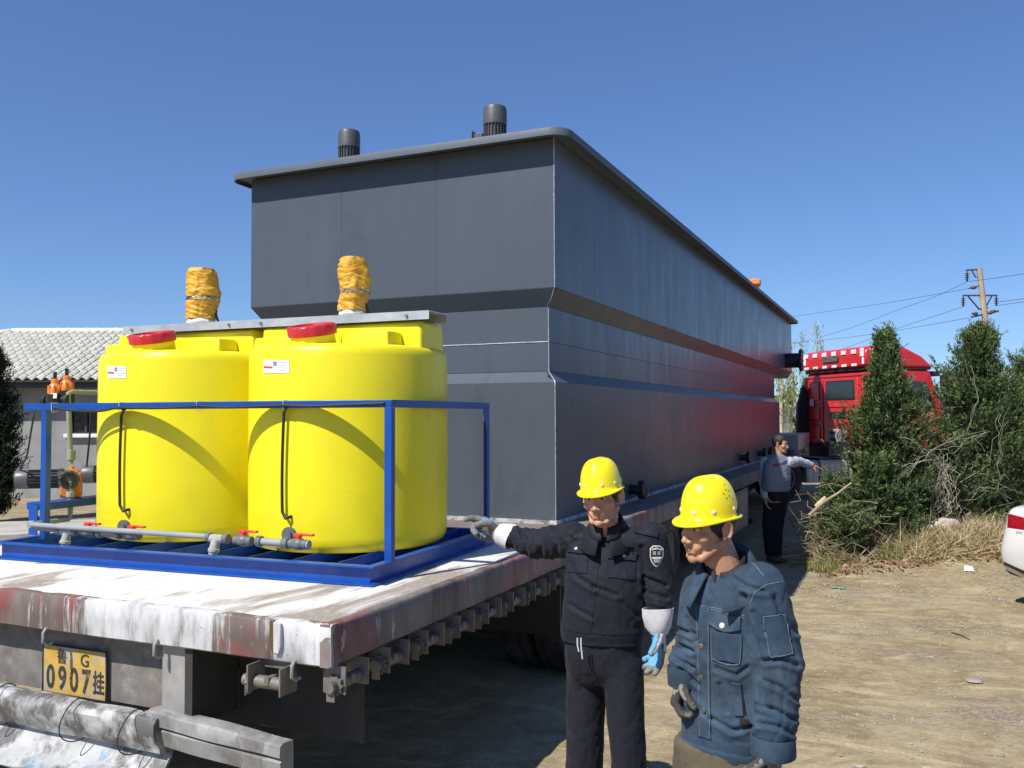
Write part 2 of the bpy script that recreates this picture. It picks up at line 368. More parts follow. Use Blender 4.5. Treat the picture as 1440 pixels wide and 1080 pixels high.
# tie wires round the wrapped bar
for px in (4, 107, 188):
    t = (aty(px, 1000, DY0-.05).x-wl.x)/(wr.x-wl.x); c_ = wl.lerp(wr, t); c_ = V(c_.x, DY0-.03, c_.z+.018); mb = MB()
    mb.tube([c_+V(.012*math.sin(a*2), -.012-.098*math.cos(a), .098*math.sin(a)-.002) for a in np.linspace(0, 2*pi, 25)], .003, 5); obj('tie_wire', mb, M_black, TR)
# number plate
PY = DY0+.105
a_, b__, c_, d_ = aty(57, 905, PY), aty(157, 917, PY), aty(152, 988, PY), aty(57, 970, PY)
PC = (a_+b__+c_+d_)/4; PX = ((b__-a_)+(c_-d_)).normalized(); PZ = V(0, -1, 0); PU = PZ.cross(PX)
M_plate = pm('plate_yellow', (.50, .32, .055), .65, var=.2, vs=14, dirt=((.34, .33, .30), 8, .46, .16, (1, 1, .5), .85), dirt2=((.12, .10, .08), 20, .62, .1, None, .7))
PL = obj('licence_plate', MB().box(PC, (.44, .235, .004), (PX, PU, PZ)), M_plate, TR, bevel=.0015)
mb = MB()
for s_, px_, pz_, sz in (('鲁', -.085, .062, .078), ('G', .075, .06, .088)):
    mb.add(*place(textmesh(s_, sz, .0016, .0006), PC+PX*px_+PU*pz_+PZ*.0025, PX, PU))
for k, s_ in enumerate('0907'):
    vf = textmesh(s_, .155, .0016, .0035); vf = ([V(p.x*.78, p.y*1.05, p.z) for p in vf[0]], vf[1])
    mb.add(*place(vf, PC+PX*(-.165+.083*k)+PU*-.045+PZ*.0025, PX, PU))
vf = textmesh('挂', .10, .0016, .002); vf = ([V(p.x*.8, p.y*1.2, p.z) for p in vf[0]], vf[1])
mb.add(*place(vf, PC+PX*.17+PU*-.045+PZ*.0025, PX, PU))
obj('lettering', mb, pm('plate_black', (.03, .03, .032), .7, dirt=((.35, .33, .3), 30, .55, .15, None, .7)), PL)
mb = MB(); mb.tube([PC+PX*x+PU*y+PZ*.004 for x, y in ((-.22,-.118),(.22,-.118),(.22,.118),(-.22,.118),(-.22,-.118))], .004, 5); obj('plate_frame', mb, M_black, PL)
# hooks under the rear rail
for px, py in ((64, 888), (220, 905), (413, 935)):
    p = aty(px, py, DY0-.01); mb = MB()
    mb.tube([p+V(0, .05, .01), p+V(0, .0, .012), p+V(0, -.012, -.005), p+V(0, -.012, -.05), p+V(.004, .01, -.066), p+V(.012, .03, -.058)], .008, 7); obj('rope_hook', mb, M_galv, TR)
# ratchet winches: one model, copied along the rail
def winch_meshes():
    b_ = MB(); b_.bx(-.012, .1, 0, .008, -.115, 0); b_.bx(-.012, .1, .17, .178, -.115, 0); b_.bx(-.012, .0, .0, .178, -.03, 0)
    d_ = MB(); d_.cyl((.05, .01, -.078), (.05, .168, -.078), .027, 14); d_.bx(.02, .08, .075, .10, -.082, -.05)
    g_ = MB(); n = 20
    g_.prism([((.036 if k % 2 else .046)*math.cos(2*pi*k/n), (.036 if k % 2 else .046)*math.sin(2*pi*k/n)) for k in range(n)], (.05, -.001, -.078), V(1,0,0), UP, V(0,-1,0), .014)
    k_ = MB(); k_.cyl((.05, -.018, -.078), (.05, -.05, -.078), .026, 12); k_.bx(.03, .07, -.035, -.03, -.14, -.09)
    mk = lambda n_, mb: meshof(n_, mb.v, mb.f, M_winch)
    return mk('bracket', b_), mk('drum', d_), mk('ratchet_gear', g_), mk('handle_socket', k_)
wm = winch_meshes()
for i in range(26):
    y = 3.14+i*.345; M_ = Matrix.Translation((DX1-.06, y, DZ-.176)) @ Matrix.Rotation(rad(random.uniform(-2, 2)), 4, 'X')
    r_ = piece('ratchet_winch', wm[0], TR, M_)
    for n_, me in zip(('drum', 'ratchet_gear', 'handle_socket'), wm[1:]):
        q = bpy.data.objects.new(n_, me); COL.objects.link(q); q.parent = r_
p = aty(380, 950, DY0-.02)
Mr = Matrix.Translation((p.x-.085, DY0+.03, .878)) @ Matrix.Rotation(rad(-90), 4, 'Z')
r_ = piece('ratchet_winch', wm[0], TR, Mr, 'pale grey ratchet winch under the rear rail')
for n_, me in zip(('drum', 'ratchet_gear', 'handle_socket'), wm[1:]):
    q = bpy.data.objects.new(n_, me); COL.objects.link(q); q.parent = r_
# wheels: three axles of twin tyres
def tyre_mesh():
    R, wd = .50, .25; n = 64; prof = [(.30, -.11), (.33, -.125), (.42, -.128), (.475, -.118), (.495, -.105)]
    xs_ = [-.105, -.085, -.08, -.04, -.034, .034, .04, .08, .085, .105]
    rr = [.495, .5, .482, .482, .5, .5, .482, .482, .5, .495]
    prof += list(zip(rr[1:-1], xs_[1:-1])) + [(.495, .105), (.475, .118), (.42, .128), (.33, .125), (.30, .11)]
    rings = []
    for k in range(n):
        a = 2*pi*k/n; c_, s_ = math.cos(a), math.sin(a)
        rings.append([V(x, (r-(.012 if (k % 2 and r > .494) else 0))*c_, (r-(.012 if (k % 2 and r > .494) else 0))*s_) for r, x in prof])
    mb = MB(); mb.loft(rings, loop=True, closed=True); return meshof('tyre', mb.v, mb.f, M_tyre, 30)
def rim_mesh():
    mb = MB(); ax = (V(0,1,0), V(0,0,1), V(1,0,0))
    mb.lathe([(.31, -.11), (.31, .10), (.27, .105), (.25, .03), (.2, -.02), (.13, .0), (.12, .06), (.02, .075)], (0,0,0), ax, 28)
    for k in range(10): a = 2*pi*k/10; mb.cyl((-.01, .165*math.cos(a), .165*math.sin(a)), (.03, .165*math.cos(a), .165*math.sin(a)), .014, 6)
    return meshof('rim', mb.v, mb.f, M_rim)
tm, rm = tyre_mesh(), rim_mesh()
def wheel(par, x, y, z=.5, rot=0., s=1.):
    T = Matrix.Translation((x, y, z)) @ Matrix.Rotation(rot, 4, 'Z') @ Matrix.Rotation(random.uniform(0, 6), 4, 'X') @ Matrix.Scale(s, 4)
    t = piece('wheel', tm, par, T); q = bpy.data.objects.new('rim', rm); COL.objects.link(q); q.parent = t
for y in (6.45, 7.75, 9.05):
    for x in (-2.40, -2.70): wheel(TR, x, y)
    for x in (-5.54, -5.24): wheel(TR, x, y, rot=pi)
    mb = MB(); mb.cyl((-5.1, y, .5), (-2.85, y, .5), .07); obj('axle', mb, M_under, TR)
for y in (5.85, 9.72):
    mb = MB(); mb.box((-2.55, y, .62), (.6, .012, .46)); obj('mud_flap', mb, M_black, TR)
mb = MB(); mb.bx(-2.75, -2.27, 11.35, 13.9, .25, .84); obj('tool_box', mb, pm('box_grey', (.20, .205, .21), .55, var=.15, dirt=((.3, .26, .2), 5, .5, .3, None, .6)), TR, bevel=.02)
mb = MB(); mb.bx(-2.268, -2.262, 11.5, 12.55, .30, .79); mb.bx(-2.268, -2.262, 12.62, 13.75, .30, .79); obj('box_door', mb, pm('box_door_grey', (.24, .245, .25), .5, dirt=((.3, .26, .2), 5, .5, .3, None, .6)), TR, bevel=.004)
# gooseneck
mb = MB(); mb.bx(-5.3, -2.25, 20.61, 23.0, 1.15, 1.5); obj('gooseneck', mb, M_galv, TR, bevel=.02)
mb = MB(); mb.loft([[V(x, y, z) for x, z in ((-5.3, .6), (-2.3, .6), (-2.3, 1.0), (-5.3, 1.0))] if k == 0 else [V(x, y, z) for x, z in ((-5.2, 1.0), (-2.4, 1.0), (-2.4, 1.149), (-5.2, 1.149))] for k, y in ((0, 19.4), (1, 20.62))]); obj('gooseneck_web', mb, M_under, TR)
for x in (-4.9, -2.75):
    mb = MB(); mb.bx(x-.06, x+.06, 16.4, 16.52, .06, .95); mb.bx(x-.14, x+.14, 16.33, 16.6, .0, .06); obj('landing_leg', mb, M_under, TR)
# faint white stencil marks on the side rail
mb = MB(); Xs = V(0, 1, 0)
vf = textmesh('TO:', .085, .0006); mb.add(*place(vf, V(DX1+.006, 12.0, DZ-.085), Xs, UP, V(1,0,0))); obj('lettering', mb, pm('stencil_white', (.45, .42, .40), .8), TR)

# ------------------------------------------------------------------ big grey steel tank on the deck
def tank_mat(name, f=1., rough=.3):
    m, nt, b, co = newmat(name)
    n1 = nz(nt, co, .9, 4); n2 = nz(nt, co, 5, 6, .7, (1, 1, .25))
    c = ramp(nt, n1, ((.3, (.077*f, .094*f, .118*f)), (.7, (.088*f, .106*f, .131*f))))
    c = mixc(nt, ramp(nt, n2, ((.5, (0,0,0)), (.8, (.35,.35,.35)))), c, (.095*f, .112*f, .138*f))
    refl_ = nz(nt, co, 1.1, 6, .6, (1.6, 1.6, .7), .8); c = mixc(nt, ramp(nt, refl_, ((.54, (0,0,0)), (.66, (.55,.55,.55)))), c, (.060*f, .076*f, .100*f))  # tree reflections painted into the colour as darker noise patches
    sp_ = nz(nt, co, 60, 3, .8); c = mixc(nt, ramp(nt, sp_, ((.74, (0,0,0)), (.80, (.5,.5,.5)))), c, (.2, .22, .24))
    oi = nt.nodes.new('ShaderNodeObjectInfo'); hs = nt.nodes.new('ShaderNodeHueSaturation')
    nt.links.new(math_(nt, 'ADD', math_(nt, 'MULTIPLY', oi.outputs['Random'], .16), .92), hs.inputs['Value']); nt.links.new(c, hs.inputs['Color'])
    nt.links.new(hs.outputs[0], b.inputs['Base Color'])
    rr = ramp(nt, n2, ((.35, (rough-.05,)*3), (.7, (rough+.1,)*3))); nt.links.new(rr, b.inputs['Roughness'])
    b.inputs['Specular IOR Level'].default_value = .20
    setbump(nt, b, math_(nt, 'ADD', nz(nt, co, 1.3, 2), math_(nt, 'MULTIPLY', nz(nt, co, 90, 2), .02)), .16, .03)
    return m
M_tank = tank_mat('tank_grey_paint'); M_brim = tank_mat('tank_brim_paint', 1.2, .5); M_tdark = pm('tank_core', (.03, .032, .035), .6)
M_weld = pm('weld_bead', (.34, .36, .39), .45, .3, .3, 30, bump=.5, bs=90)
TX0, TX1, TY0, TYL, TYU = -5.70, -2.60, 6.67, 20.2, 22.6; INS = .09
Z0, Z1, Z2, Z3, Z4, ZT = 1.085, 2.206, 2.298, 2.83, 2.972, 4.195
TK = thing('steel_tank', 'huge dark grey steel water treatment tank with stepped sides riding on the flatbed trailer', 'tank', ((TX0+TX1)/2, TY0, DZ))
def rect(o, yf, z, e=0): return [V(TX0+o-e, TY0+o-e, z), V(TX1-o+e, TY0+o-e, z), V(TX1-o+e, yf-o+e, z), V(TX0+o-e, yf-o+e, z)]
G = .007
mb = MB(); mb.loft([rect(G, TYL, Z0+G), rect(G, TYL, Z1), rect(INS+G, TYL, Z2), rect(INS+G, TYL, Z3-.001)]); obj('lower_core', mb, M_tdark, TK, smooth=0)
mb = MB(); mb.loft([rect(INS+G, TYU, Z3), rect(G, TYU, Z4), rect(G, TYU, ZT)]); obj('upper_core', mb, M_tdark, TK, smooth=0)
def plate(q, th=.006, name='side_plate', lab=None):
    "quad plate q (4 points, seen from outside) of thickness th going inwards"
    q = [Vector(p) for p in q]; n_ = (q[1]-q[0]).cross(q[3]-q[0]).normalized()
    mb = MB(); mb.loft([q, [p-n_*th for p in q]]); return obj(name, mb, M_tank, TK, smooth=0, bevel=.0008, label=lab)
def right_run(cuts, o0, z0, o1, z1):
    for a, b_ in zip(cuts[:-1], cuts[1:]):
        g = .002
        plate([V(TX1-o0, a+g, z0), V(TX1-o0, b_-g, z0), V(TX1-o1, b_-g, z1), V(TX1-o1, a+g, z1)])
def rear_run(cuts, o0, z0, o1, z1, name='rear_plate'):
    for k, (a, b_) in enumerate(zip(cuts[:-1], cuts[1:])):
        g = .0005; e0 = o0 if k == 0 else None; e1 = k == len(cuts)-2
        xa0 = a+o0 if k == 0 else a+g; xa1 = a+o1 if k == 0 else a+g; xb0 = b_-o0 if e1 else b_-g; xb1 = b_-o1 if e1 else b_-g
        plate([V(xa0, TY0+o0, z0), V(xb0, TY0+o0, z0), V(xb1, TY0+o1, z1), V(xa1, TY0+o1, z1)], name=name)
sx = [TX0, aty(480, 350, TY0).x, aty(614, 330, TY0).x, TX1]
rear_run(sx, 0, Z4+.002, 0, ZT); rear_run([TX0, TX1], INS, Z3, 0, Z4-.001, 'rear_ledge'); rear_run([TX0, TX1], INS, 2.543, INS, Z3-.003)
rear_run([TX0, TX1], INS, Z2+.002, INS, 2.539); rear_run([TX0, TX1], 0, Z1, INS, Z2-.001, 'rear_ledge'); rear_run([TX0, TX1], 0, Z0+.01, 0, Z1-.002)
right_run([TY0, 7.67, 11.86, 16.95, 20.0, TYU], 0, Z4+.002, 0, ZT)
right_run([TY0+.05, 11.5, 17.0, TYU-.1], INS, Z3, 0, Z4-.001)
right_run([TY0+INS, 11.3, 16.4, TYL-INS], INS, 2.543, INS, Z3-.003); right_run([TY0+INS, 11.3, 16.4, TYL-INS], INS, Z2+.002, INS, 2.539)
right_run([TY0+.01, 12.2, TYL-.05], 0, Z1, INS, Z2-.001)
right_run([TY0, 10.1, 15.2, TYL], 0, Z0+.01, 0, Z1-.002)
# corner patches that close the ledge mitres, weld beads, worn bottom edge
def bead(pts, r=.004):
    P = []
    for a, b_ in zip(pts[:-1], pts[1:]):
        n_ = max(2, int((b_-a).length/.04))
        P += [a.lerp(b_, i/n_)+V(noise.noise(a*9+V(i,0,0)), noise.noise(a*9+V(0,i,0)), noise.noise(a*7+V(0,0,i)))*.002 for i in range(n_)]
    mb = MB(); mb.tube(P+[pts[-1]], r, 5); obj('weld_seam', mb, M_weld, TK, smooth=60)
bead([V(TX0+INS, TY0+INS-.001, 2.541), V(TX1-INS, TY0+INS-.001, 2.541)], .005)
bead([V(TX1-INS, TY0+INS, Z2), V(TX1-INS, TY0+INS, Z3)], .005); bead([V(TX1, TY0, Z0), V(TX1, TY0, Z1), V(TX1-INS, TY0+INS, Z2)], .005); bead([V(TX1, TY0, Z4), V(TX1, TY0, ZT)], .005)
bead([V(TX1-INS, TY0+INS, Z3), V(TX1, TY0, Z4)], .004)
mb = MB(); mb.bx(TX0-.01, TX1+.012, TY0-.015, TYL, Z0-.024, Z0+.008); obj('base_plate', mb, pm('worn_edge', (.45, .46, .47), .6, .2, .3, 12, dirt=((.1, .1, .11), 9, .5, .1, None, .8)), TK)
# rounded brim round the top
def rrect(e, z, r):
    x0, x1, y0, y1 = TX0-e, TX1+e, TY0-e, TYU+e; P = []
    for cx, cy, a0 in ((x1-r, y0+r, -90), (x1-r, y1-r, 0), (x0+r, y1-r, 90), (x0+r, y0+r, 180)):
        P += [V(cx+r*math.cos(rad(a0+t)), cy+r*math.sin(rad(a0+t)), z) for t in range(0, 91, 15)]
    return P
E = .16
mb = MB(); mb.loft([rrect(-.10, 4.18, .05), rrect(-.02, 4.205, .05), rrect(E-.014, 4.205, .15), rrect(E-.012, 4.171, .15), rrect(E-.002, 4.170, .16), rrect(E, 4.172, .16), rrect(E, 4.228, .16), rrect(E-.003, 4.234, .158), rrect(E-.012, 4.236, .15), rrect(-.02, 4.236, .06), rrect(-.10, 4.236, .05)], cap=True)
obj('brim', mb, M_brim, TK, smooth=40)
# mixer motors on the lid
M_motor = pm('motor_grey', (.085, .09, .092), .45, .1, .15, 8); M_fin = pm('motor_fin_grey', (.06, .063, .066), .5, .1, .15)
def motor(px, py0, ydep, tb):
    p = aty(px, py0, ydep); x, y = p.x, ydep; zt = p.z
    mb = MB(); mb.lathe([(.095, 4.23), (.095, zt-.17)], (x, y, 0), n=24)
    mo = obj('mixer_motor', mb, M_fin, TK)
    for k in range(22):
        a = 2*pi*k/22; d = V(math.cos(a), math.sin(a), 0); mb = MB(); mb.box(V(x, y, (4.26+zt-.175)/2)+d*.098, (.022, .006, zt-.175-4.26), (d, UP.cross(d), UP)); obj('fin', mb, M_motor, mo)
    mb = MB(); mb.lathe([(.108, zt-.185), (.112, zt-.18), (.112, zt-.045), (.104, zt-.012), (.085, zt), (.03, zt+.001)], (x, y, 0), n=28); obj('fan_cover', mb, M_motor, mo)
    mb = MB(); mb.lathe([(.15, 4.20), (.15, 4.26), (.10, 4.262), (.1, 4.275)], (x, y, 0), n=24); obj('mount_flange', mb, M_fin, mo)
    if tb:
        mb = MB(); mb.box((x-.14, y-.02, zt-.33), (.09, .12, .15)); mb.box((x-.195, y-.02, zt-.33), (.012, .16, .2)); obj('terminal_box', mb, M_motor, mo, bevel=.006)
motor(491, 184, TY0+.8, False); motor(696, 150, TY0+.8, True)
# flanged stubs
def flange(p, d, r, L, rf, name='pipe_stub', nb=8):
    d = V(*d); S, U, D = frame(d); mb = MB(); mb.cyl(p, p+d*L, r, 24); o = obj(name, mb, M_black, TK)
    mb = MB(); mb.lathe([(r*.8, 0), (rf, 0), (rf, .022), (r*.8, .022)], p+d*(L-.05), (S, U, D), 28); obj('flange', mb, M_black, o, bevel=.003)
    mb = MB(); mb.lathe([(r*.8, 0), (rf, 0), (rf, .022), (r*.8, .022)], p+d*(L-.018), (S, U, D), 28); obj('flange', mb, M_black, o, bevel=.003)
    for k in range(nb):
        a = 2*pi*k/nb; q = p+d*(L-.07)+(S*math.cos(a)+U*math.sin(a))*(r+rf)/2; mb = MB(); mb.cyl(q, q+d*.09, .012, 6); obj('bolt', mb, M_winch, o)
flange(V(TX1, 8.75, 1.185), (1, 0, 0), .05, .15, .095)
flange(V(TX1, 21.45, 3.2), (1, 0, 0), .17, .36, .26, nb=12)
for y in (15.3, 17.2, 18.0, 19.2):
    flange(V(TX1, y, 1.22), (1, 0, 0), .05, .14, .1, nb=6)
mb = MB(); p = aty(1062, 398, 19.5); mb.lathe([(.1, 4.2), (.1, p.z-.1), (.14, p.z-.06), (.12, p.z+.06), (.05, p.z+.1)], (-3.0, 19.5, 0), n=20); mb.box((-2.95, 19.4, p.z), (.2, .2, .1))
M_orange = pm('orange_plastic', (.80, .23, .045), .42, var=.08); obj('dosing_head', mb, M_orange, TK, bevel=.01)
p = aty(1048, 388, 17.5); mb = MB(); mb.tube([V(-2.62, 17.4, 4.2), V(-2.62, 17.4, 4.33), V(-2.62, 17.75, 4.33), V(-2.62, 17.75, 4.2)], .02, 8); obj('lifting_lug', mb, M_motor, TK)
# ------------------------------------------------------------------ blue steel skid with its two yellow dosing tanks
FO = V(-2.51, 3.87, 0); FA = rad(3.0)
EX, EY = V(math.cos(FA), math.sin(FA), 0), V(-math.sin(FA), math.cos(FA), 0)
def L(x, y, z): return FO+EX*x+EY*y+UP*z
FLW, FLD = 2.70, 1.63
M_blue = pm('blue_enamel', (.004, .066, .33), .34, var=.12, vs=6, bump=.08, bs=30, dirt=((.30, .34, .42), 18, .68, .1, None, .5), spec=.5)
SK = thing('dosing_skid', 'blue painted steel frame skid standing on the white trailer deck', 'frame', L(-FLW/2, FLD/2, DZ))
cprof = [(0, 0), (0, .008), (.044, .010), (.044, .090), (0, .092), (0, .1), (.05, .1), (.05, 0)]
def corner_ring(cx, cy, sx, sy): return [L(cx+sx*d, cy+sy*d, DZ+.004+z) for d, z in cprof]
cs = [(0, 0, -1, 1), (0, FLD, -1, -1), (-FLW, FLD, 1, -1), (-FLW, 0, 1, 1)]
for k in range(4):
    mb = MB(); mb.loft([corner_ring(*cs[k]), corner_ring(*cs[(k+1) % 4])]); obj('base_channel', mb, M_blue, SK, smooth=30)
for i in range(9):
    lx = -FLW+.20+i*.283
    mb = MB(); mb.box(L(lx, FLD/2, DZ+.072), (.006, FLD-.11, .07), (EX, EY, UP)); mb.box(L(lx+.022, FLD/2, DZ+.040), (.037, FLD-.11, .006), (EX, EY, UP)); obj('cross_bar', mb, M_blue, SK)
BZ = 2.022; pw = .042
def ang(p0, p1, X, Y, t=.005, w_=pw):
    "equal angle bar between two points, legs along X and Y"
    pr_ = [(0,0), (w_,0), (w_,t), (t,t), (t,w_), (0,w_)]
    mb = MB(); mb.loft([[Vector(p)+X*a+Y*b_ for a, b_ in pr_] for p in (p0, p1)]); return mb
def post(lx, ly, sx, sy): obj('post', ang(L(lx, ly, DZ+.1045), L(lx, ly, BZ-pw-.001), EX*sx, EY*sy), M_blue, SK)
FY, RY = .195, 1.56
post(-.002, FY, -1, 1); post(-2.475, FY, -1, 1); post(-.002, RY, -1, -1); post(-2.475, RY, -1, -1)
mb = MB(); mb.box(L(-1.335, FY+pw/2, BZ-pw/2), (2.67, pw, pw), (EX, EY, UP)); obj('top_rail', mb, M_blue, SK, bevel=.003)
mb = MB(); mb.box(L(-pw/2, (FY+pw+RY)/2, BZ-pw/2), (pw, RY-FY-pw-.002, pw), (EX, EY, UP)); obj('top_rail', mb, M_blue, SK, bevel=.003)
mb = MB(); mb.box(L(-2.475-pw/2, (FY+pw+RY)/2, BZ-pw/2), (pw, RY-FY-pw-.002, pw), (EX, EY, UP)); obj('top_rail', mb, M_blue, SK, bevel=.003)
mb = MB(); mb.prism([(0, 0), (-.10, 0), (0, -.26)], L(-.005, RY-.004, BZ-pw-.002), EY, UP, EX, .004); obj('gusset', mb, M_blue, SK)
# pump shelf on the left end
SX = -FLW-.05
mb = MB(); mb.box(L(SX-.02, .98, 1.345), (.16, 1.2, .05), (EX, EY, UP)); obj('pump_shelf', mb, M_blue, SK, bevel=.004)
for ly in (.33, 1.52):
    mb = MB(); mb.box(L(-FLW-.03, ly, 1.262), (.075, .008, .195), (EX, EY, UP)); mb.box(L(-FLW-.0635, ly+.03, 1.262), (.008, .05, .195), (EX, EY, UP)); obj('shelf_bracket', mb, M_blue, SK, bevel=.002)

M_yel = pm('yellow_polyethylene', (.80, .70, .014), .36, var=.03, vs=3, bump=.06, bs=14, dirt=((.60, .50, .05), 3.2, .56, .22, (1, 1, .45), .45), dirt2=((.30, .27, .12), 9, .655, .10, (1, 1, .7), .5), sss=.0, spec=.4)
M_red = pm('red_plastic', (.50, .022, .03), .38, var=.1)
TR_ = .61
TC = [V(-3.215, 4.69, 0), V(-4.440, 4.655, 0)]
TZ = 1.158
tank_bvh = []
M_stk = pm('sticker_white', (.72, .72, .74), .45, var=.05); M_prred = pm('print_red', (.55, .04, .06), .5); M_prgrey = pm('print_grey', (.22, .22, .27), .5); M_prpale = pm('print_pale', (.42, .43, .55), .5)
def bvh_of(mb): return BVHTree.FromPolygons([Vector(p) for p in mb.v], mb.f)
def hit(bvh, px, py, off=0.):
    d = ray(px, py).normalized(); h = bvh.ray_cast(CAMP, d)
    if h[0] is None: return None
    n_ = h[1]
    if n_.dot(d) > 0: n_ = -n_
    return h[0]+n_*off
def drape(bvh, c4, off=.001, th=.002, n=6, m_=6):
    "thin patch that follows a surface; corners given as photograph pixels (tl, tr, br, bl)"
    tl, tr, br, bl = [np.array(p, float) for p in c4]; A = []; B = []
    for j in range(m_+1):
        ra, rb = [], []
        for i in range(n+1):
            q = (tl*(1-i/n)+tr*i/n)*(1-j/m_)+(bl*(1-i/n)+br*i/n)*j/m_
            a = hit(bvh, *q, off+th); b_ = hit(bvh, *q, off)
            if a is None: return None
            ra.append(a); rb.append(b_)
        A.append(ra); B.append(rb)
    mb = MB(); R, n1 = m_+1, n+1
    vs = [p for r in A for p in r]+[p for r in B for p in r]; K = R*n1; fs = []
    for j in range(m_):
        for i in range(n):
            a = j*n1+i; fs.append((a, a+1, a+n1+1, a+n1)); fs.append((K+a, K+a+n1, K+a+n1+1, K+a+1))
    for i in range(n): fs.append((i, K+i, K+i+1, i+1)); a = m_*n1+i; fs.append((a, a+1, K+a+1, K+a))
    for j in range(m_): a = j*n1; fs.append((a, a+n1, K+a+n1, K+a)); a = j*n1+n; fs.append((a, K+a, K+a+n1, a+n1))
    return mb.add(vs, fs)
def bolt_lid(c, z, ax):
    mb = MB(); n = 56; rings = []; X, Y, Z = ax
    for r, zz in ((.125, z), (.141, z+.003), (.144, z+.052), (.138, z+.064), (.122, z+.066), (.114, z+.048), (.02, z+.046)):
        rings.append([c+X*((r+(.003 if (k % 4 < 2 and .14 < r) else 0))*math.cos(2*pi*k/n))+Y*((r+(.003 if (k % 4 < 2 and .14 < r) else 0))*math.sin(2*pi*k/n))+Z*zz for k in range(n)])
    return mb.loft(rings)
labs = ['yellow plastic dosing tank at the right end of the blue frame, nearest the workers', 'yellow plastic dosing tank at the left end of the blue frame, beside the pumps']
for k, c in enumerate(TC):
    Y = thing('dosing_tank', labs[k], 'tank', (c.x, c.y, TZ), 'yellow dosing tanks on the blue frame')
    R = TR_; mb = MB()
    mb.lathe([(R-.075, TZ), (R-.045, TZ+.006), (R-.018, TZ+.025), (R-.004, TZ+.055), (R, TZ+.09), (R+.003, TZ+.55), (R+.001, 2.285), (R-.004, 2.315), (R-.016, 2.337), (R-.04, 2.348), (R-.22, 2.366), (.02, 2.375)], c, n=96)
    b_ = obj('shell', mb, M_yel, Y, smooth=50); tank_bvh.append(bvh_of(mb))
    # raised block across the top, lid seat pads
    hw = .565
    def blk(x0, x1, y0, y1, z0, z1, dr=.02): return MB().loft([[c+EX*x+EY*y+UP*z0 for x, y in ((x0-dr,y0-dr),(x1+dr,y0-dr),(x1+dr,y1+dr),(x0-dr,y1+dr))], [c+EX*x+EY*y+UP*z1 for x, y in ((x0,y0),(x1,y0),(x1,y1),(x0,y1))]])
    obj('motor_seat', blk(-hw, hw, -.13, .17, 2.27, 2.50, .012), M_yel, Y, bevel=.018)
    obj('lid_pad', blk(.13, .44, -.31, -.135, 2.32, 2.435, .012), M_yel, Y, bevel=.012)
    obj('lid_pad', blk(-.49, -.17, -.31, -.135, 2.32, 2.420, .012), M_yel, Y, bevel=.012)
    lp = aty((440, 216)[k], 470, c.y-.36); lc = V(lp.x, c.y-.36, 2.405); ti = rad(12); lax = (V(1,0,0), V(0, math.cos(ti), math.sin(ti)), V(0, -math.sin(ti), math.cos(ti)))
    mb = MB(); mb.lathe([(.134, -.12), (.131, .012), (.10, .012)], lc, lax, 36); obj('neck', mb, M_yel, Y)
    obj('screw_lid', bolt_lid(lc, .010, lax), M_red, Y, smooth=50)
    x0, y0, sw, sh = ((371, 506, 36, 18.5), (152, 514.5, 26, 17))[k]
    def rel(a0, b0, a1, b1): return [(x0+sw*a0, y0+sh*b0), (x0+sw*a1, y0+sh*b0+.6), (x0+sw*a1, y0+sh*b1+.6), (x0+sw*a0, y0+sh*b1)]
    s_ = obj('sticker', drape(tank_bvh[k], rel(0, 0, 1, 1)), M_stk, Y)
    for q in ((.02, .48, .36, .62),): obj('print', drape(tank_bvh[k], rel(*q), .0035, .0005), M_prred, s_)
    for q in ((.38, .1, .52, .45),): obj('print', drape(tank_bvh[k], rel(*q), .0035, .0005), M_prgrey, s_)
    for j in range(4): obj('print', drape(tank_bvh[k], rel(.58, .16+.2*j, .92-.06*(j % 2), .22+.2*j), .0035, .0005, 3, 1), M_prpale, s_)
    # moulded ring emblem and outlet boss
    if k == 0:
        pts = [hit(tank_bvh[0], 612+10*math.cos(t), 742+20*math.sin(t), .001) for t in np.linspace(0, 2*pi, 33)]
        if all(pts): mb = MB(); mb.tube(pts, .004, 5); obj('moulded_ring', mb, M_yel, Y)

# galvanised channel across both tanks
M_zinc = pm('galvanised_sheet', (.52, .54, .56), .42, .55, .12, 10, bump=.1, bs=30)
yb_ = 4.505
p0 = aty(603, 440, yb_+.055); p1 = aty(173, 460, yb_-.03)
bz = 2.505
mb = MB()
A0, A1 = V(p0.x, yb_+.055, bz), V(p1.x, yb_-.03, bz); bd = (A0-A1).normalized(); bn = V(-bd.y, bd.x, 0)
mb.loft([[q+bn*a+UP*z for a, z in ((0,0),(0,.052),(.245,.052),(.245,0),(.240,0),(.240,.047),(.005,.047),(.005,0))] for q in (A1, A0)])
BR = obj('support_channel', mb, M_zinc, None, loc=(A0+A1)/2, label='long galvanised channel lying across the tops of both yellow tanks', cat='channel')
for px in (188, 338, 384, 576):
    t = (px-173)/(603-173); q = A1.lerp(A0, t)+UP*.026; mb = MB(); mb.cyl(q, q-bn*.012, .009, 6); obj('bolt', mb, M_winch, BR)
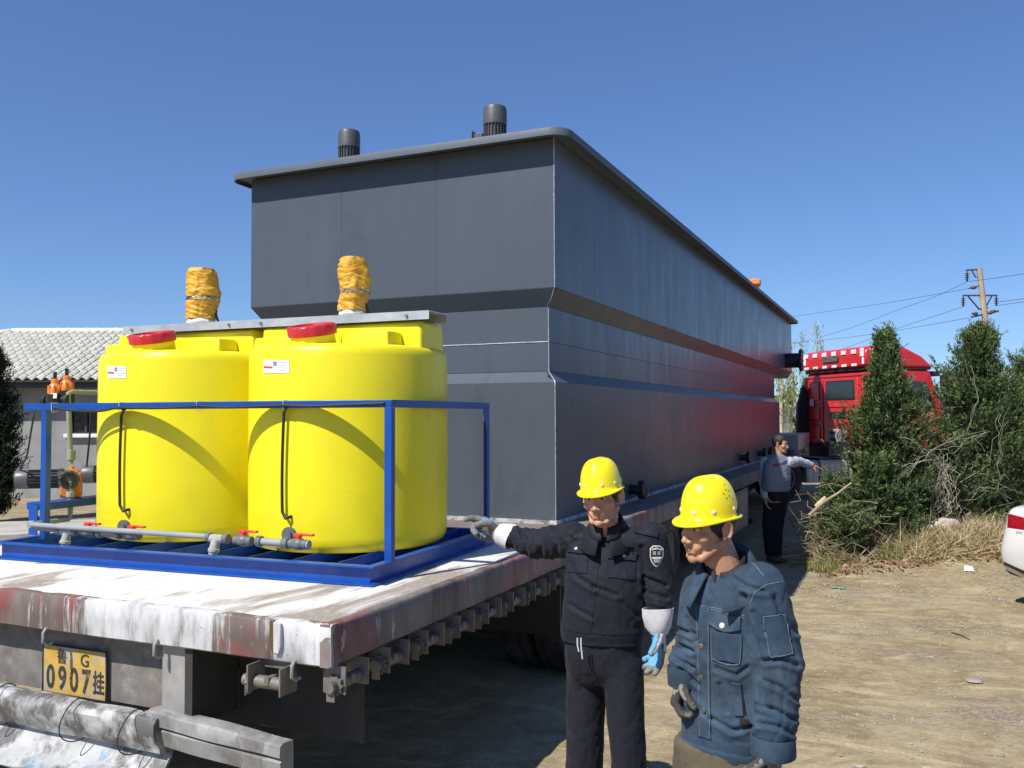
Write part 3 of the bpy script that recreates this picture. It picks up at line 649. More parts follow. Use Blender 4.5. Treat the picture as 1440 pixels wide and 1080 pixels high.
# wrapped agitator motors
M_wrapy = pm('golden_wrap', (.72, .38, .028), .38, var=.2, vs=12, bump=.9, bs=26, bd=.012, bst=(1, 1, 2.2), dirt=((.82, .62, .25), 16, .62, .12, None, .7), dirt2=((.4, .17, .02), 14, .6, .14, (1, 1, 2), .7))
M_tape = pm('clear_tape', (.50, .40, .20), .15, var=.5, vs=30, dirt=((.04, .035, .035), 11, .44, .08, None, .95))
M_cloth = pm('white_rag', (.68, .64, .60), .9, var=.15)
for k, (px, pyt, hw, nm) in enumerate(((494, 363, .082, 'right'), (277, 379, .092, 'left'))):
    t = (px-173)/(603-173); q = A1.lerp(A0, t)+bn*.12+UP*.053
    zt = aty(px, pyt, q.y).z; H_ = zt-q.z
    W = thing('wrapped_motor', ('agitator motor bundled in golden plastic with a torn dark gap, on the right yellow tank', 'bulkier agitator motor bundled in golden plastic with a tape band, on the left yellow tank')[k], 'motor', q, 'wrapped motors on the yellow tanks')
    def wrapring(z, n=64):
        f = z/H_; out = []
        for i in range(n):
            a = 2*pi*i/n; u = V(math.cos(a), math.sin(a), 0)
            r = hw*(.86 if f < .1 else 1.0)*(1 if f < .93 else (1-(f-.93)*2.2))
            lump = max(0, u.dot(RH))**3*.030*math.exp(-((f-.55)/.28)**2)
            r += lump + .013*noise.noise(V(math.cos(a)*1.6, math.sin(a)*1.6, f*3.2+k*5)) + .006*(1-2.6*abs(noise.noise(V(math.cos(a)*1.3+f*2, math.sin(a)*1.3, f*11+a*.6+k*7)))) + .004*noise.noise(V(math.cos(a)*5, math.sin(a)*5, f*22)) - .004*math.exp(-((f-(.42, .5)[k])/.03)**2)
            out.append(q+u*r+UP*z)
        return out
    mb = MB(); mb.loft([wrapring(H_*f) for f in np.linspace(.10, 1.0, 60)]); obj('plastic_wrap', mb, M_wrapy, W, smooth=60)
    mb = MB(); fz = (.42, .46)[k]
    mb.loft([[q+(p-q-UP*(p.z-q.z))*1.03+UP*(p.z-q.z) for p in wrapring(H_*f)] for f in np.linspace(fz-.035, fz+.035, 5)]); obj('tape_band', mb, M_tape, W, smooth=60)
    mb = MB(); mb.loft([[q+V(math.cos(a), math.sin(a), 0)*(r+.012*noise.noise(V(a*3, r*40, k)))+UP*z for a in np.linspace(0, 2*pi, 30)[:-1]] for r, z in ((hw*.95, .0), (hw*1.04, .012), (hw*.96, .03), (hw*.8, .04))]); obj('rag_collar', mb, M_cloth, W, smooth=60)
    mb = MB(); mb.tube([q+RH*(hw*1.0)+UP*H_*.3-BH*.0, q+RH*(hw*1.12)+UP*H_*.15, q+RH*(hw*1.1)+UP*.006+bn*.03], .008, 6); obj('cable_end', mb, M_black, W)

# ------------------------------------------------------------------ pvc pipework along the front
M_pvc = pm('grey_pvc', (.265, .285, .295), .5, var=.1, vs=12, bump=.05, bs=40); M_pvcd = pm('dark_pvc', (.115, .125, .135), .45, var=.1)
M_ol = pm('olive_pvc', (.29, .31, .235), .5, var=.1); M_clear = pm('cloudy_plastic', (.36, .37, .33), .18, var=.25, vs=20)
M_hred = pm('red_handle', (.72, .035, .03), .4, var=.08)
PW = thing('pvc_pipework', 'grey plastic pipes with red handled valves running along the front of the blue frame', 'pipework', L(-1.6, .1, DZ+.1))
def F(px, py, ly=.09):
    "point of pixel on the vertical plane at depth ly of the skid"
    o = L(0, ly, 0); d = ray(px, py); n_ = EY; return CAMP+d*((o-CAMP).dot(n_)/d.dot(n_))
def pipe(pts, r, nm='pipe', m_=None, n=12): mb = MB(); mb.tube(pts, r, n); return obj(nm, mb, m_ or M_pvc, PW, smooth=50)
def collar(p, d, r, ln, nm='union_nut', m_=None):
    d = Vector(d).normalized(); S, U, D = frame(d); mb = MB(); n = 24
    mb.loft([[p+D*z+(S*math.cos(2*pi*k/n)+U*math.sin(2*pi*k/n))*(rr+(.0012 if k % 3 == 0 and rr > r*.97 else 0)) for k in range(n)] for rr, z in ((r*.85, -ln/2), (r, -ln/2+.003), (r, ln/2-.003), (r*.85, ln/2))]); return obj(nm, mb, m_ or M_pvcd, PW, smooth=30)
def valve(p, d, hd=1):
    d = Vector(d).normalized(); S, U, D = frame(d)
    o = obj('valve_body', MB().lathe([(.022, -.06), (.026, -.055), (.026, -.028), (.031, -.022), (.033, 0), (.031, .022), (.026, .028), (.026, .055), (.022, .06)], p, (S, U, D), 20), M_pvcd, PW)
    mb = MB(); mb.cyl(p+UP*.028, p+UP*.046, .016, 14); mb.box(p+UP*.052+d*.035*hd, (.022, .12, .012), (S, d, UP)); mb.box(p+UP*.048+d*.0, (.034, .04, .018), (S, d, UP)); obj('valve_handle', mb, M_hred, o, bevel=.003)
    return o
def strainer(p, d):
    "clear Y strainer"
    d = Vector(d).normalized(); S, U, D = frame(d); mb = MB(); mb.cyl(p-D*.05, p+D*.05, .023, 16); o = obj('strainer', mb, M_clear, PW, bevel=.003)
    a = (V(-.12, -.15, -1)).normalized(); S2, U2, D2 = frame(a); mb = MB(); mb.lathe([(.020, .0), (.025, .02), (.027, .055), (.032, .06), (.032, .075), (.026, .08), (.024, .098), (.012, .104)], p, (S2, U2, D2), 18); obj('strainer_bowl', mb, M_clear, o)
a1, a2 = F(46, 738), F(290, 754.5)
pipe([a1, a2], .0165); dA = (a2-a1).normalized()
collar(F(294, 755), dA, .026, .03); strainer(F(304, 757), dA); collar(F(318, 757.5), dA, .027, .035); valve(F(342, 760), dA); collar(F(365, 761), dA, .029, .035)
pipe([F(368, 761.5), F(398, 763.5)], .021); collar(F(402, 764), dA, .030, .04); valve(F(420, 765), dA); pipe([F(424, 765.5), F(435, 766)], .024)
# outlets in the tank walls
for px, py, k in ((408, 752, 0), (176, 741, 1)):
    h = hit(tank_bvh[k], px, py, .0)
    mb = MB(); n_ = V(.0, -1, 0); mb.cyl(h+V(0, .03, 0), h+n_*.035, .03, 20); mb.cyl(h+n_*.0, h+n_*.02, .045, 20); obj('tank_outlet', mb, M_pvcd, PW)
# second line to the left tank
b1, b2 = F(52, 743, .12), F(200, 753, .12); dB = (b2-b1).normalized()
pipe([F(50, 742, .12), F(82, 745.5, .12)], .0165); collar(F(84, 746, .12), dB, .027, .035); strainer(F(95, 747, .12), dB); collar(F(106, 747.5, .12), dB, .027, .035)
valve(F(124, 748, .12), dB); collar(F(141, 749.5, .12), dB, .028, .035); pipe([F(143, 749.7, .12), F(166, 751, .12)], .02); collar(F(168, 751.2, .12), dB, .029, .03); valve(F(186, 752.5, .12), dB)
# elbow to the riser at the left end
PXL = -FLW-.035
rb = L(PXL, .63, 1.235); rt = L(PXL, .60, 2.05)
pipe([a1+dA*.02, a1-dA*.01, a1-dA*.025+EY*.02, a1-dA*.025+EY*.06, rb-EY*.06, rb-EY*.015, rb+UP*.02, rb+UP*.08], .0165)
collar(a1-dA*.02+EY*.005, EY, .024, .03, m_=M_pvc)
pipe([rb+UP*.07, rb+UP*.16], .018, m_=M_pvc); collar(rb+UP*.17, UP, .026, .04, m_=M_clear)
pipe([rb+UP*.18, rb+UP*.26], .018, m_=M_ol); pipe([rb+UP*.38, rt], .017, 'riser', M_ol); collar(rb+UP*.44, UP, .027, .07, m_=M_ol)
pipe([rt+UP*.0, rt+UP*.05, rt+UP*.06+EY*.03, rt+UP*.06+EY*.7], .017, 'riser', M_ol)
pipe([L(PXL+.02, .95, 1.24), L(PXL+.25, 1.35, 1.25), L(PXL+.5, 1.4, 1.25)], .0165, m_=M_pvc)
# ---- dosing pumps
M_pmot = pm('pump_motor_grey', (.105, .11, .115), .45, .2, .15, 10); M_pdark = pm('pump_dark', (.03, .032, .034), .5); M_phead = pm('pump_head_green', (.10, .115, .06), .5); M_wht = pm('white_plastic', (.75, .75, .73), .4)
PV = L(PXL, .615, 1.505)               # centre of the diaphragm head
def pump(off, lab):
    c = PV+off; P = thing('dosing_pump', lab, 'pump', c-UP*.13, 'dosing pumps on the shelf')
    n_ = (EY*-.74+EX*.67).normalized(); S, U, D = frame(n_)
    g = c-n_*.17                       # gearbox
    mb = MB(); mb.box(g-UP*.045, (.13, .16, .17), (S, n_, UP)); mb.lathe([(.06, -.10), (.066, -.09), (.066, .06), (.05, .075)], g, (S, U, D), 24); obj('gearbox', mb, M_orange, P, bevel=.012)
    mb = MB(); mb.cyl(g+UP*.06, g+UP*.085, .018, 12); obj('oil_cap', mb, M_orange, P)
    mb = MB(); mb.lathe([(.055, .075), (.062, .08), (.062, .13), (.05, .135)], g, (S, U, D), 28); obj('adapter_ring', mb, M_wht, P)
    mb = MB(); mb.lathe([(.03, .136), (.066, .138), (.068, .15), (.066, .175), (.052, .178), (.05, .17), (.015, .17)], g, (S, U, D), 36); hd = obj('pump_head', mb, M_phead, P)
    for i in range(10):
        a = 2*pi*i/10; q = g+D*.182+(S*math.cos(a)+U*math.sin(a))*.052; mb = MB(); mb.cyl(q-D*.01, q+D*.004, .009, 6); obj('bolt', mb, M_pdark, hd)
        q = g+D*.174+(S*math.cos(a+.3)+U*math.sin(a+.3))*.03; mb = MB(); mb.box(q, (.026, .006, .012), ((S*math.cos(a+.3)+U*math.sin(a+.3)), (-S*math.sin(a+.3)+U*math.cos(a+.3)), D)); obj('rib', mb, M_pdark, hd)
    md = (-EX*.78-EY*.62).normalized(); m0 = g+md*.05; m1 = g+md*.36
    S3, U3, D3 = frame(m1-m0); mb = MB(); mb.lathe([(.07, 0), (.07, .03), (.058, .032), (.058, .22)], m0, (S3, U3, D3), 24)
    mo = obj('motor', mb, M_pdark, P)
    for i in range(18):
        a = 2*pi*i/18; u = S3*math.cos(a)+U3*math.sin(a); mb = MB(); mb.box(m0+D3*.125+u*.06, (.012, .18, .004), (u, D3, u.cross(D3))); obj('fin', mb, M_pdark, mo)
    mb = MB(); mb.lathe([(.062, .215), (.067, .22), (.067, .285), (.06, .3), (.045, .302), (.042, .296), (.01, .296)], m0, (S3, U3, D3), 28); fc = obj('fan_cover', mb, M_pmot, mo)
    for i in range(3):
        mb = MB(); r = .014+.01*i; mb.tube([m0+D3*.303+(S3*math.cos(t)+U3*math.sin(t))*r for t in np.linspace(0, 2*pi, 17)], .002, 5); obj('grille_ring', mb, M_pdark, fc)
    return P
pump(V(0, 0, 0), 'orange dosing pump with a grey motor and round ribbed head, left of the tanks')
pump(EY*.57, 'further dosing pump mostly hidden behind the left yellow tank')
# ---- twin orange valves on top of the riser
vc = rt-EX*.075+UP*.0
BV = thing('twin_valve', 'pair of orange bell shaped valves on a black block above the rail', 'valve', vc)
for i, (dx, dy, dz) in enumerate(((-.028, -.020, -.012), (.024, .030, .012))):
    q = vc+EX*dx+EY*dy+UP*(dz+.055)
    mb = MB(); mb.lathe([(.043, 0), (.046, .012), (.043, .03), (.034, .065), (.024, .075), (.024, .10), (.018, .105)], q, n=24); bl = obj('valve_bell', mb, M_orange, BV)
    for j in range(8):
        a = 2*pi*j/8; mb = MB(); mb.box(q+V(math.cos(a), math.sin(a), 0)*.040+UP*.035, (.014, .006, .05), (V(math.cos(a), math.sin(a), 0), V(-math.sin(a), math.cos(a), 0), UP)); obj('rib', mb, M_orange, bl)
    mb = MB(); mb.cyl(q+UP*.10, q+UP*.155, .012, 10); obj('stem', mb, M_black, BV)
    mb = MB(); mb.lathe([(.045, -.075), (.05, -.07), (.055, -.02), (.056, 0)], q, n=24); obj('valve_base', mb, M_black, BV)
mb = MB(); mb.cyl(vc-EX*.13+UP*.0, vc+EX*.085+UP*.0, .032, 16); mb.cyl(vc-EX*.14, vc-EX*.11, .042, 16); mb.cyl(vc+EX*.06, vc+EX*.09, .042, 16); obj('valve_manifold', mb, M_black, BV)
mb = MB(); q = vc+EX*.01-EY*.062+UP*.032; mb.box(q, (.055, .002, .035), (EX, EY, UP)); obj('sticker', mb, M_stk, BV)
# ---- cables and hoses
def fly(pts_px, ly, r, nm, lab, cat, n=4, m_=None, extra=None):
    P = [F(*p, ly) if len(p) == 2 else F(p[0], p[1], p[2]) for p in pts_px]; Q = []
    for i in range(len(P)-1):                       # catmull-rom
        p0, p1, p2, p3 = P[max(i-1, 0)], P[i], P[i+1], P[min(i+2, len(P)-1)]
        for k in range(n):
            t = k/n; Q.append(.5*((2*p1)+(p2-p0)*t+(2*p0-5*p1+4*p2-p3)*t*t+(3*p1-p0-3*p2+p3)*t**3))
    Q.append(P[-1]); mb = MB(); mb.tube(Q, r, 8); return obj(nm, mb, m_ or M_black, None, smooth=60, loc=Q[0], label=lab, cat=cat)
cb = fly([(75, 573), (100, 577), (140, 578), (166, 573.5), (200, 574), (240, 573.5), (280, 571), (318, 573), (360, 571.5), (399, 570), (440, 571), (490, 569), (540, 567)], .185, .0075, 'power_cable', 'black cable tied along the underside of the blue top rail', 'cable')
for px in (73, 168, 277, 398.5):
    q = F(px, 566, FY-.001); q.z = BZ; mb = MB()
    mb.tube([q+UP*.003, q+V(0, -.003, .002), q+V(0, -.003, -.045), q+V(0, .004, -.055), q+V(0, .04, -.05), q+V(0, .046, .003), q+UP*.003], .0020, 5); obj('cable_tie', mb, M_wht, cb)
for k, (px, pt, pb, lab) in enumerate(((405, 571, 727, 'black level hose hanging in front of the right yellow tank'), (177, 575, 717, 'black level hose hanging in front of the left yellow tank'))):
    bv = tank_bvh[k]; P = [F(px-6, pt, .185), F(px-2, pt+1, .19)]
    for t in np.linspace(.06, .95, 10):
        h_ = hit(bv, px-3*math.sin(t*2.2), pt+(pb-pt)*t, 0); P.append(h_+V(-.006, -.026, 0))
    e = hit(bv, px+5, pb-1, 0); P += [e+V(-.016, -.03, -.012), e+V(-.004, -.022, -.004), e+V(0, .01, 0)]
    mb = MB(); mb.tube(P, .0088, 9); obj('level_hose', mb, M_black, None, smooth=60, loc=P[0], label=lab, cat='hose', group='level hoses on the yellow tanks')
fly([(56, 574, .2), (49, 580, .3), (44, 605, .35), (38, 640, .42), (31, 655, .5), (27, 668, .56)], .2, .006, 'motor_cable', 'thin black cable drooping from the rail to the grey pump motor', 'cable')
fly([(128, 578, .95), (127, 600, .95), (125, 625, .95), (123, 645, .95), (122, 656, 1.0)], .95, .007, 'motor_cable', 'thin black cable hanging beside the left yellow tank', 'cable')
# ------------------------------------------------------------------ people
def organic(mb, voxel, smooth=3, fold=None):
    "fuse overlapping closed shapes into one continuous skin; returns (verts, faces)"
    me = bpy.data.meshes.new('t'); me.from_pydata([tuple(p) for p in mb.v], [], mb.f); me.update()
    bm = bmesh.new(); bm.from_mesh(me); bmesh.ops.recalc_face_normals(bm, faces=bm.faces); bm.to_mesh(me); bm.free()
    o = bpy.data.objects.new('t', me); COL.objects.link(o)
    r = o.modifiers.new('r', 'REMESH'); r.mode = 'VOXEL'; r.voxel_size = voxel; r.adaptivity = 0
    if smooth: s_ = o.modifiers.new('s', 'SMOOTH'); s_.factor = .5; s_.iterations = smooth
    dg = bpy.context.evaluated_depsgraph_get(); m2 = bpy.data.meshes.new_from_object(o.evaluated_get(dg))
    n = len(m2.vertices); co = np.empty(n*3); m2.vertices.foreach_get('co', co); co = co.reshape(-1, 3)
    f = [tuple(p.vertices) for p in m2.polygons]
    if fold:
        no = np.empty(n*3); m2.vertices.foreach_get('normal', no); no = no.reshape(-1, 3)
        out = np.empty_like(co)
        for i in range(n): out[i] = co[i]+no[i]*fold(Vector(co[i]), Vector(no[i]))
        co = out
    bpy.data.objects.remove(o); bpy.data.meshes.remove(me); bpy.data.meshes.remove(m2)
    return [Vector(p) for p in co], f
def bv_of(vf): return BVHTree.FromPolygons(vf[0], vf[1])
def ring_body(mb, rings, n=24, p=2.4):
    "rings: (centre, side axis vector, depth axis vector) super-ellipse loft"
    R = []
    for c, a, b_ in rings:
        r = []
        for k in range(n):
            t = 2*pi*k/n; cs_, sn = math.cos(t), math.sin(t)
            r.append(c+a*(abs(cs_)**(2/p)*math.copysign(1, cs_))+b_*(abs(sn)**(2/p)*math.copysign(1, sn)))
        R.append(r)
    mb.loft(R); return mb
def limb(mb, pts, rs, n=16):
    for a, b_, r0, r1 in zip(pts[:-1], pts[1:], rs[:-1], rs[1:]): mb.cap(a, b_, r0, r1, n)
    return mb
def folder(segs, amp=.006, f_al=14, f_ar=1.2, seed=0, base=.002, px=None, dep=.010):
    "soft cloth folds round the nearest limb, plus drawn creases: polylines of photograph pixels with a width in pixels"
    S = [(Vector(a), Vector(b_), k) for a, b_, k in segs]
    def fn(p, n):
        best = None
        for a, b_, k in S:
            d = b_-a; t = max(0, min(1, (p-a).dot(d)/d.length_squared)); q = a+d*t; dist = (p-q).length
            if best is None or dist < best[0]: best = (dist, t*d.length, (p-q), k, d)
        _, al, rad_, k, d = best
        u = rad_.normalized() if rad_.length > 1e-6 else n
        v = V(u.x*f_ar, u.y*f_ar, u.z*f_ar)
        w1 = noise.noise(V(v.x+seed, v.y, v.z+al*f_al)); w2 = noise.noise(V(v.x*1.4+seed, v.y*1.4+5, v.z*1.4+al*f_al*1.7))
        out = k*amp*(.75*w1-.55*math.exp(-(w2/.085)**2)) + base*noise.noise(p*6+V(seed, 0, 0))
        if px:
            e = p-CAMP
            if n.dot(e) < 0:
                z = e.dot(FW); X_, Y_ = 720+FPX*e.dot(RV)/z, 540-FPX*e.dot(UV)/z
                for wd, st, *P in px:
                    bd = 1e9
                    for (x0, y0), (x1, y1) in zip(P[:-1], P[1:]):
                        dx, dy = x1-x0, y1-y0; L2 = dx*dx+dy*dy; t = max(0, min(1, ((X_-x0)*dx+(Y_-y0)*dy)/L2)); ex, ey = X_-x0-dx*t, Y_-y0-dy*t; q = math.hypot(ex, ey)
                        if q < abs(bd): bd = q if dx*ey-dy*ex > 0 else -q
                    if abs(bd) < 4*wd: out += dep*st*(-math.exp(-(bd/wd)**2)+.75*math.exp(-((bd-1.9*wd)/(1.2*wd))**2)+.45*math.exp(-((bd+2.1*wd)/(1.3*wd))**2))
        return out
    return fn
def hand(mb, W, d, n, s, grow=0., curl=(.5, .6, .4), spread=.10, thumb=(.55, .5, .35), sc=1., wrist=None, idx=None):
    "W wrist, d towards the fingers, n out of the palm, s towards the thumb side"
    d = Vector(d).normalized(); n = (Vector(n)-d*Vector(n).dot(d)).normalized(); s_ = (Vector(s)-d*Vector(s).dot(d)-n*Vector(s).dot(n)).normalized()
    g = grow
    ks = []
    for i, (off, ln) in enumerate(((.031, .092), (.010, .096), (-.011, .091), (-.031, .082))):
        k = W+(d*ln+s_*off)*sc; ks.append(k)
        mb.cap(W+(s_*off*.55+d*.012)*sc, k, (.017+g)*sc, (.0135+g)*sc, 10)
    mb.ell(W+(d*.05+n*.004)*sc, ((.043+g)*sc, (.052+g)*sc, (.017+g)*sc), (s_, d, n), 14, 8)
    for i, (k, L_) in enumerate(zip(ks, ((.043, .027, .023), (.048, .031, .025), (.044, .029, .024), (.034, .022, .021)))):
        a = 0; sp = spread*(1.2, .35, -.45, -1.3)[i]; dd = (d*math.cos(sp)+s_*math.sin(sp)); p = k
        cu = idx if (idx and i == 0) else curl
        for j in range(3):
            a += cu[j]*(1+.10*i); v = dd*math.cos(a)+n*math.sin(a); q = p+v*L_[j]*sc
            mb.cap(p, q, (.0105-.001*j+g)*sc, (.0095-.001*j+g)*sc, 9); p = q
    b_ = W+(d*.022+s_*.026+n*.006)*sc
    td = (d*.62+s_*.70+n*thumb[0]).normalized(); p = b_; a = 0
    for L_, r0, r1, c in ((.042, .0155, .0125, 0), (.034, .0125, .011, thumb[1]), (.026, .011, .0095, thumb[2])):
        td = (td+n*c*.55-s_*c*.75+d*.1*c).normalized(); q = p+td*L_*sc; mb.cap(p, q, (r0+g)*sc, (r1+g)*sc, 9); p = q
    if wrist is not None: mb.cap(wrist, W+d*.02, (.027+g)*sc, (.024+g)*sc, 12)
    return mb
def head_axes(f, pitch, roll=0.):
    "f horizontal facing, pitch down; returns right, forward, up of the head"
    f = f.normalized(); r = f.cross(UP).normalized(); fd = f*math.cos(pitch)-UP*math.sin(pitch); u = r.cross(fd)
    return r*math.cos(roll)+u*math.sin(roll), fd, u*math.cos(roll)-r*math.sin(roll)
def head(mb, c, ax, s=1., neck_to=None, thin=1.):
    X, Y, Z = ax
    P = lambda x, y, z: c+(X*x+Y*y+Z*z)*s
    E_ = lambda x, y, z, rx, ry, rz: mb.ell(P(x, y, z), (rx*s, ry*s, rz*s), ax, 18, 12)
    C_ = lambda a, b_, r0, r1: mb.cap(P(*a), P(*b_), r0*s, r1*s, 10)
    E_(0, -.018, .035, .074*thin, .094, .088); E_(0, .028, -.02, .061*thin, .062, .08); E_(0, .030, -.078, .047*thin, .050, .040)
    E_(0, .071, -.104, .020, .017, .016)
    for k in (-1, 1):
        E_(k*.042*thin, .054, -.030, .023, .024, .021); C_((k*.058*thin, -.005, -.055), (k*.03, .06, -.1), .016, .014)
        C_((k*.012, .079, .022), (k*.048, .064, .020), .011, .009)                                                     # brow
        E_(k*.013, .094, -.043, .0095, .010, .0085)                                                                     # nostril wing
        E_(k*.022, .070, -.062, .018, .014, .016)                                                                       # muzzle side
        for a in range(5):                                                                                              # ear: curved rim and lobe
            t0, t1 = -1.2+a*.75, -1.2+(a+1)*.75
            q = lambda t: (k*(.076*thin+.012*1), -.012-.015*math.cos(t*1.0), -.005+.027*math.sin(t))
            C_(q(t0), q(t1), .0065, .0065)
        E_(k*.075*thin, -.010, -.008, .008, .014, .026); E_(k*.079*thin, -.002, -.034, .006, .008, .009)
    C_((0, .080, .012), (0, .100, -.034), .0085, .0105); E_(0, .103, -.039, .0115, .011, .0095)                         # nose
    C_((-.020, .079, -.0685), (.020, .079, -.0685), .0065, .0065); C_((0, .084, -.068), (0, .0845, -.069), .0085, .0085)
    C_((-.017, .078, -.080), (.017, .078, -.080), .0072, .0072)
    if neck_to is not None:
        mb.cap(P(0, -.022, -.06), neck_to, .055*s, .060*s, 18)
    return P
def face_bits(par, P, ax, s, bv, hairm, browm, eyem, lipm):
    X, Y, Z = ax
    for k in (-1, 1):
        e = MB(); e.ell(P(k*.030, .0715, .000), (.0145*s, .010*s, .0085*s), ax, 14, 8); eo = obj('eye', e, eyem, par, smooth=180)
        e = MB(); e.ell(P(k*.028, .0795, -.0005), (.0058*s, .0035*s, .0058*s), ax, 12, 6); obj('iris', e, browm, eo, smooth=180)
        for zz, w_, nm in ((.0065, .0042, 'eyelid'), (-.0072, .0034, 'eyelid')):
            e = MB(); e.tube([P(k*(.030+.017*t), .0775-.006*t*t-.004*abs(t), zz*(1-.55*t*t)) for t in np.linspace(-1, 1, 9)], [w_*s*(1-.4*abs(t)) for t in np.linspace(-1, 1, 9)], 7); obj(nm, e, lipm[1], par, smooth=180)
        e = MB(); e.tube([P(k*(.012+.036*t), .0895-.012*t*t-.004*t, .0245+.006*math.sin(t*2.6)-.003*t) for t in np.linspace(0, 1, 9)], [s*(.0036-.0022*t) for t in np.linspace(0, 1, 9)], 6); obj('eyebrow', e, browm, par, smooth=180)
    for zz, yy, r, w_ in ((-.0695, .0835, .0052, .021), (-.0795, .0825, .0058, .018)):
        e = MB(); e.tube([P(w_*t, yy+.0005-.0055*t*t, zz+(.0016 if zz > -.075 else -.0008)*(1-2*t*t)) for t in np.linspace(-1, 1, 11)], [s*r*(1-.72*abs(t)**1.6) for t in np.linspace(-1, 1, 11)], 8); obj('lip', e, lipm[0], par, smooth=180)
def hair_cap(c, ax, s, low=-.055, front=.045, full=False, grow=.006):
    X, Y, Z = ax; mb = MB(); rings = []
    for j in range(15):
        ph = (j/14)*pi*.80
        r = []
        for i in range(40):
            a = 2*pi*i/40; x, y, z = math.sin(ph)*math.cos(a), math.sin(ph)*math.sin(a), math.cos(ph)
            p = V((.074+grow)*x, -.018+(.094+grow)*y, .035+(.088+grow)*z)
            lim = front if y > .55 else (low*.4 if abs(x) > .75 and y > -.1 else low)
            if p.z < lim: p = V(p.x*.96, p.y*.96-.0, lim); 
            p *= 1+.02*noise.noise(p*90)
            r.append(c+(X*p.x+Y*p.y+Z*p.z)*s)
        rings.append(r)
    mb.loft(rings); return mb
M_helm = pm('helmet_yellow', (.86, .72, .008), .26, var=.03, vs=5, coat=.2, bump=.05, bs=20, rvar=.08, dirt=((.45, .36, .06), 14, .66, .12, None, .5)); M_rivet = pm('rivet_cream', (.75, .68, .45), .4); M_hole = pm('vent_dark', (.12, .10, .02), .7)
def helmet(par, c, ax, s=1., holes=False, grp=None, sz=1.1):
    "hard hat shell: dome, flared brim with a longer peak, rivets"
    X, Y, Z = ax; Z = Z*sz; n = 72
    def P(a, f, g):                      # a angle, f height 0..1 on the dome, g brim run 0..1
        ca, sa = math.cos(a), math.sin(a); pk = max(0, sa)**1.6; bk = max(0, -sa)**2
        rx, ry = .101, .122
        if g is None:
            k = math.cos(f*pi/2)**.62; z = .034+.136*math.sin(f*pi/2)
            ridge = .003*math.exp(-(ca*k*rx/.016)**2)*min(1, f*3)
            return V(rx*k*ca, ry*k*sa-.008, z+ridge)
        w_ = .010+.030*pk+.008*bk
        return V((rx+w_*g)*ca, (ry+w_*g)*sa-.008, .034-.008*g-.008*g*pk+.005*abs(ca)**2*g)
    rings = []
    prof = [(1-j/22, None) for j in range(22)] + [(0, g) for g in (.15, .4, .7, .95, 1.0)]
    outer = [[P(2*pi*i/n, f if f < .999 else .985, g) for i in range(n)] for f, g in prof]
    rim = [[p+V(0, 0, -.0045) for p in outer[-1]]]
    inner = [[V(p.x*.965, (p.y+.008)*.97-.008, p.z-.004) for p in r] for r in reversed(outer)]
    mb = MB(); mb.loft([[c+(X*p.x+Y*p.y+Z*p.z)*s for p in r] for r in outer+rim+inner], cap=False)
    mb.f.append(tuple(range(n))); 
    h = obj('helmet', mb, M_helm, par, smooth=60)
    for a in (-155, -115, -65, -25, 25, 65, 115, 155):
        q = P(rad(a), .12, None); nn = (X*q.x/.101**2+Y*(q.y+.008)/.122**2).normalized(); p = c+(X*q.x+Y*q.y+Z*q.z)*s
        b_ = MB(); S_, U_, D_ = frame(nn); b_.lathe([(.0085, -.004), (.0085, .0008), (.006, .0028), (.001, .0034)], p, (S_, U_, D_), 12); obj('rivet', b_, M_rivet, h)
    if holes:
        for sg in (0, 180):
            for da, f in ((-11, .30), (-2, .36), (7, .33), (-6, .46), (3, .49), (-1.5, .60), (12, .42)):
                a = rad(sg+ (da if sg == 0 else -da)-14*(1 if sg == 0 else -1)); q = P(a, f, None); p = c+(X*q.x+Y*q.y+Z*q.z)*s
                nn = (X*(q.x/.101**2)+Y*((q.y+.008)/.122**2)+Z*((q.z-.03)/.132**2)).normalized()
                b_ = MB(); b_.cyl(p-nn*.003, p+nn*.0008, .0026, 8); obj('vent_hole', b_, M_hole, h)
    return h
def seam(bv, px, m_, par, r=.0011, off=.0004, name='seam', n=26):
    P = []
    for k in range(len(px)-1):
        for i in range(n if k == len(px)-2 else n-1):
            t = i/(n-1); h = hit(bv, px[k][0]*(1-t)+px[k+1][0]*t, px[k][1]*(1-t)+px[k+1][1]*t, off)
            if h is not None and (not P or (h-P[-1]).length < .06): P.append(h)
    if len(P) > 2: mb = MB(); mb.tube(P, r, 5); return obj(name, mb, m_, par, smooth=60)
def patch(bv, q, m_, par, name, off=.001, th=.003, n=8, m__=8, bevel=0, label=None):
    mb = drape(bv, q, off, th, n, m__)
    if mb: return obj(name, mb, m_, par, smooth=50, bevel=bevel, label=label)
def button(bv, px, py, m_, par, r=.006, th=.003, off=.002):
    h = hit(bv, px, py, off)
    if h is None: return
    d = (CAMP-h).normalized(); q = hit(bv, px, py, 0.); nn = (h-q).normalized(); S_, U_, D_ = frame(nn)
    mb = MB(); mb.lathe([(r, -.004), (r, th*.6), (r*.8, th), (r*.2, th*.9)], h, (S_, U_, D_), 14); obj('button', mb, m_, par)
def shoe(par, ank, f, m_, L_=.27):
    f = Vector((f.x, f.y, 0)).normalized(); r = f.cross(UP); b = V(ank.x, ank.y, 0); mb = MB()
    mb.ell(b+f*.02+UP*.055, (.044, .075, .052), (r, f, UP)); mb.ell(b+f*.125+UP*.042, (.047, .075, .038), (r, f, UP)); mb.cap(b+f*-.03+UP*.04, b+f*.16+UP*.035, .036, .034); mb.cap(b+UP*.06, b+UP*.12, .047, .046)
    for q in range(len(mb.v)): x, y, z = mb.v[q]; mb.v[q] = (x, y, max(z, .004))
    obj('shoe', organic(mb, .008, 3), m_, par, smooth=180)

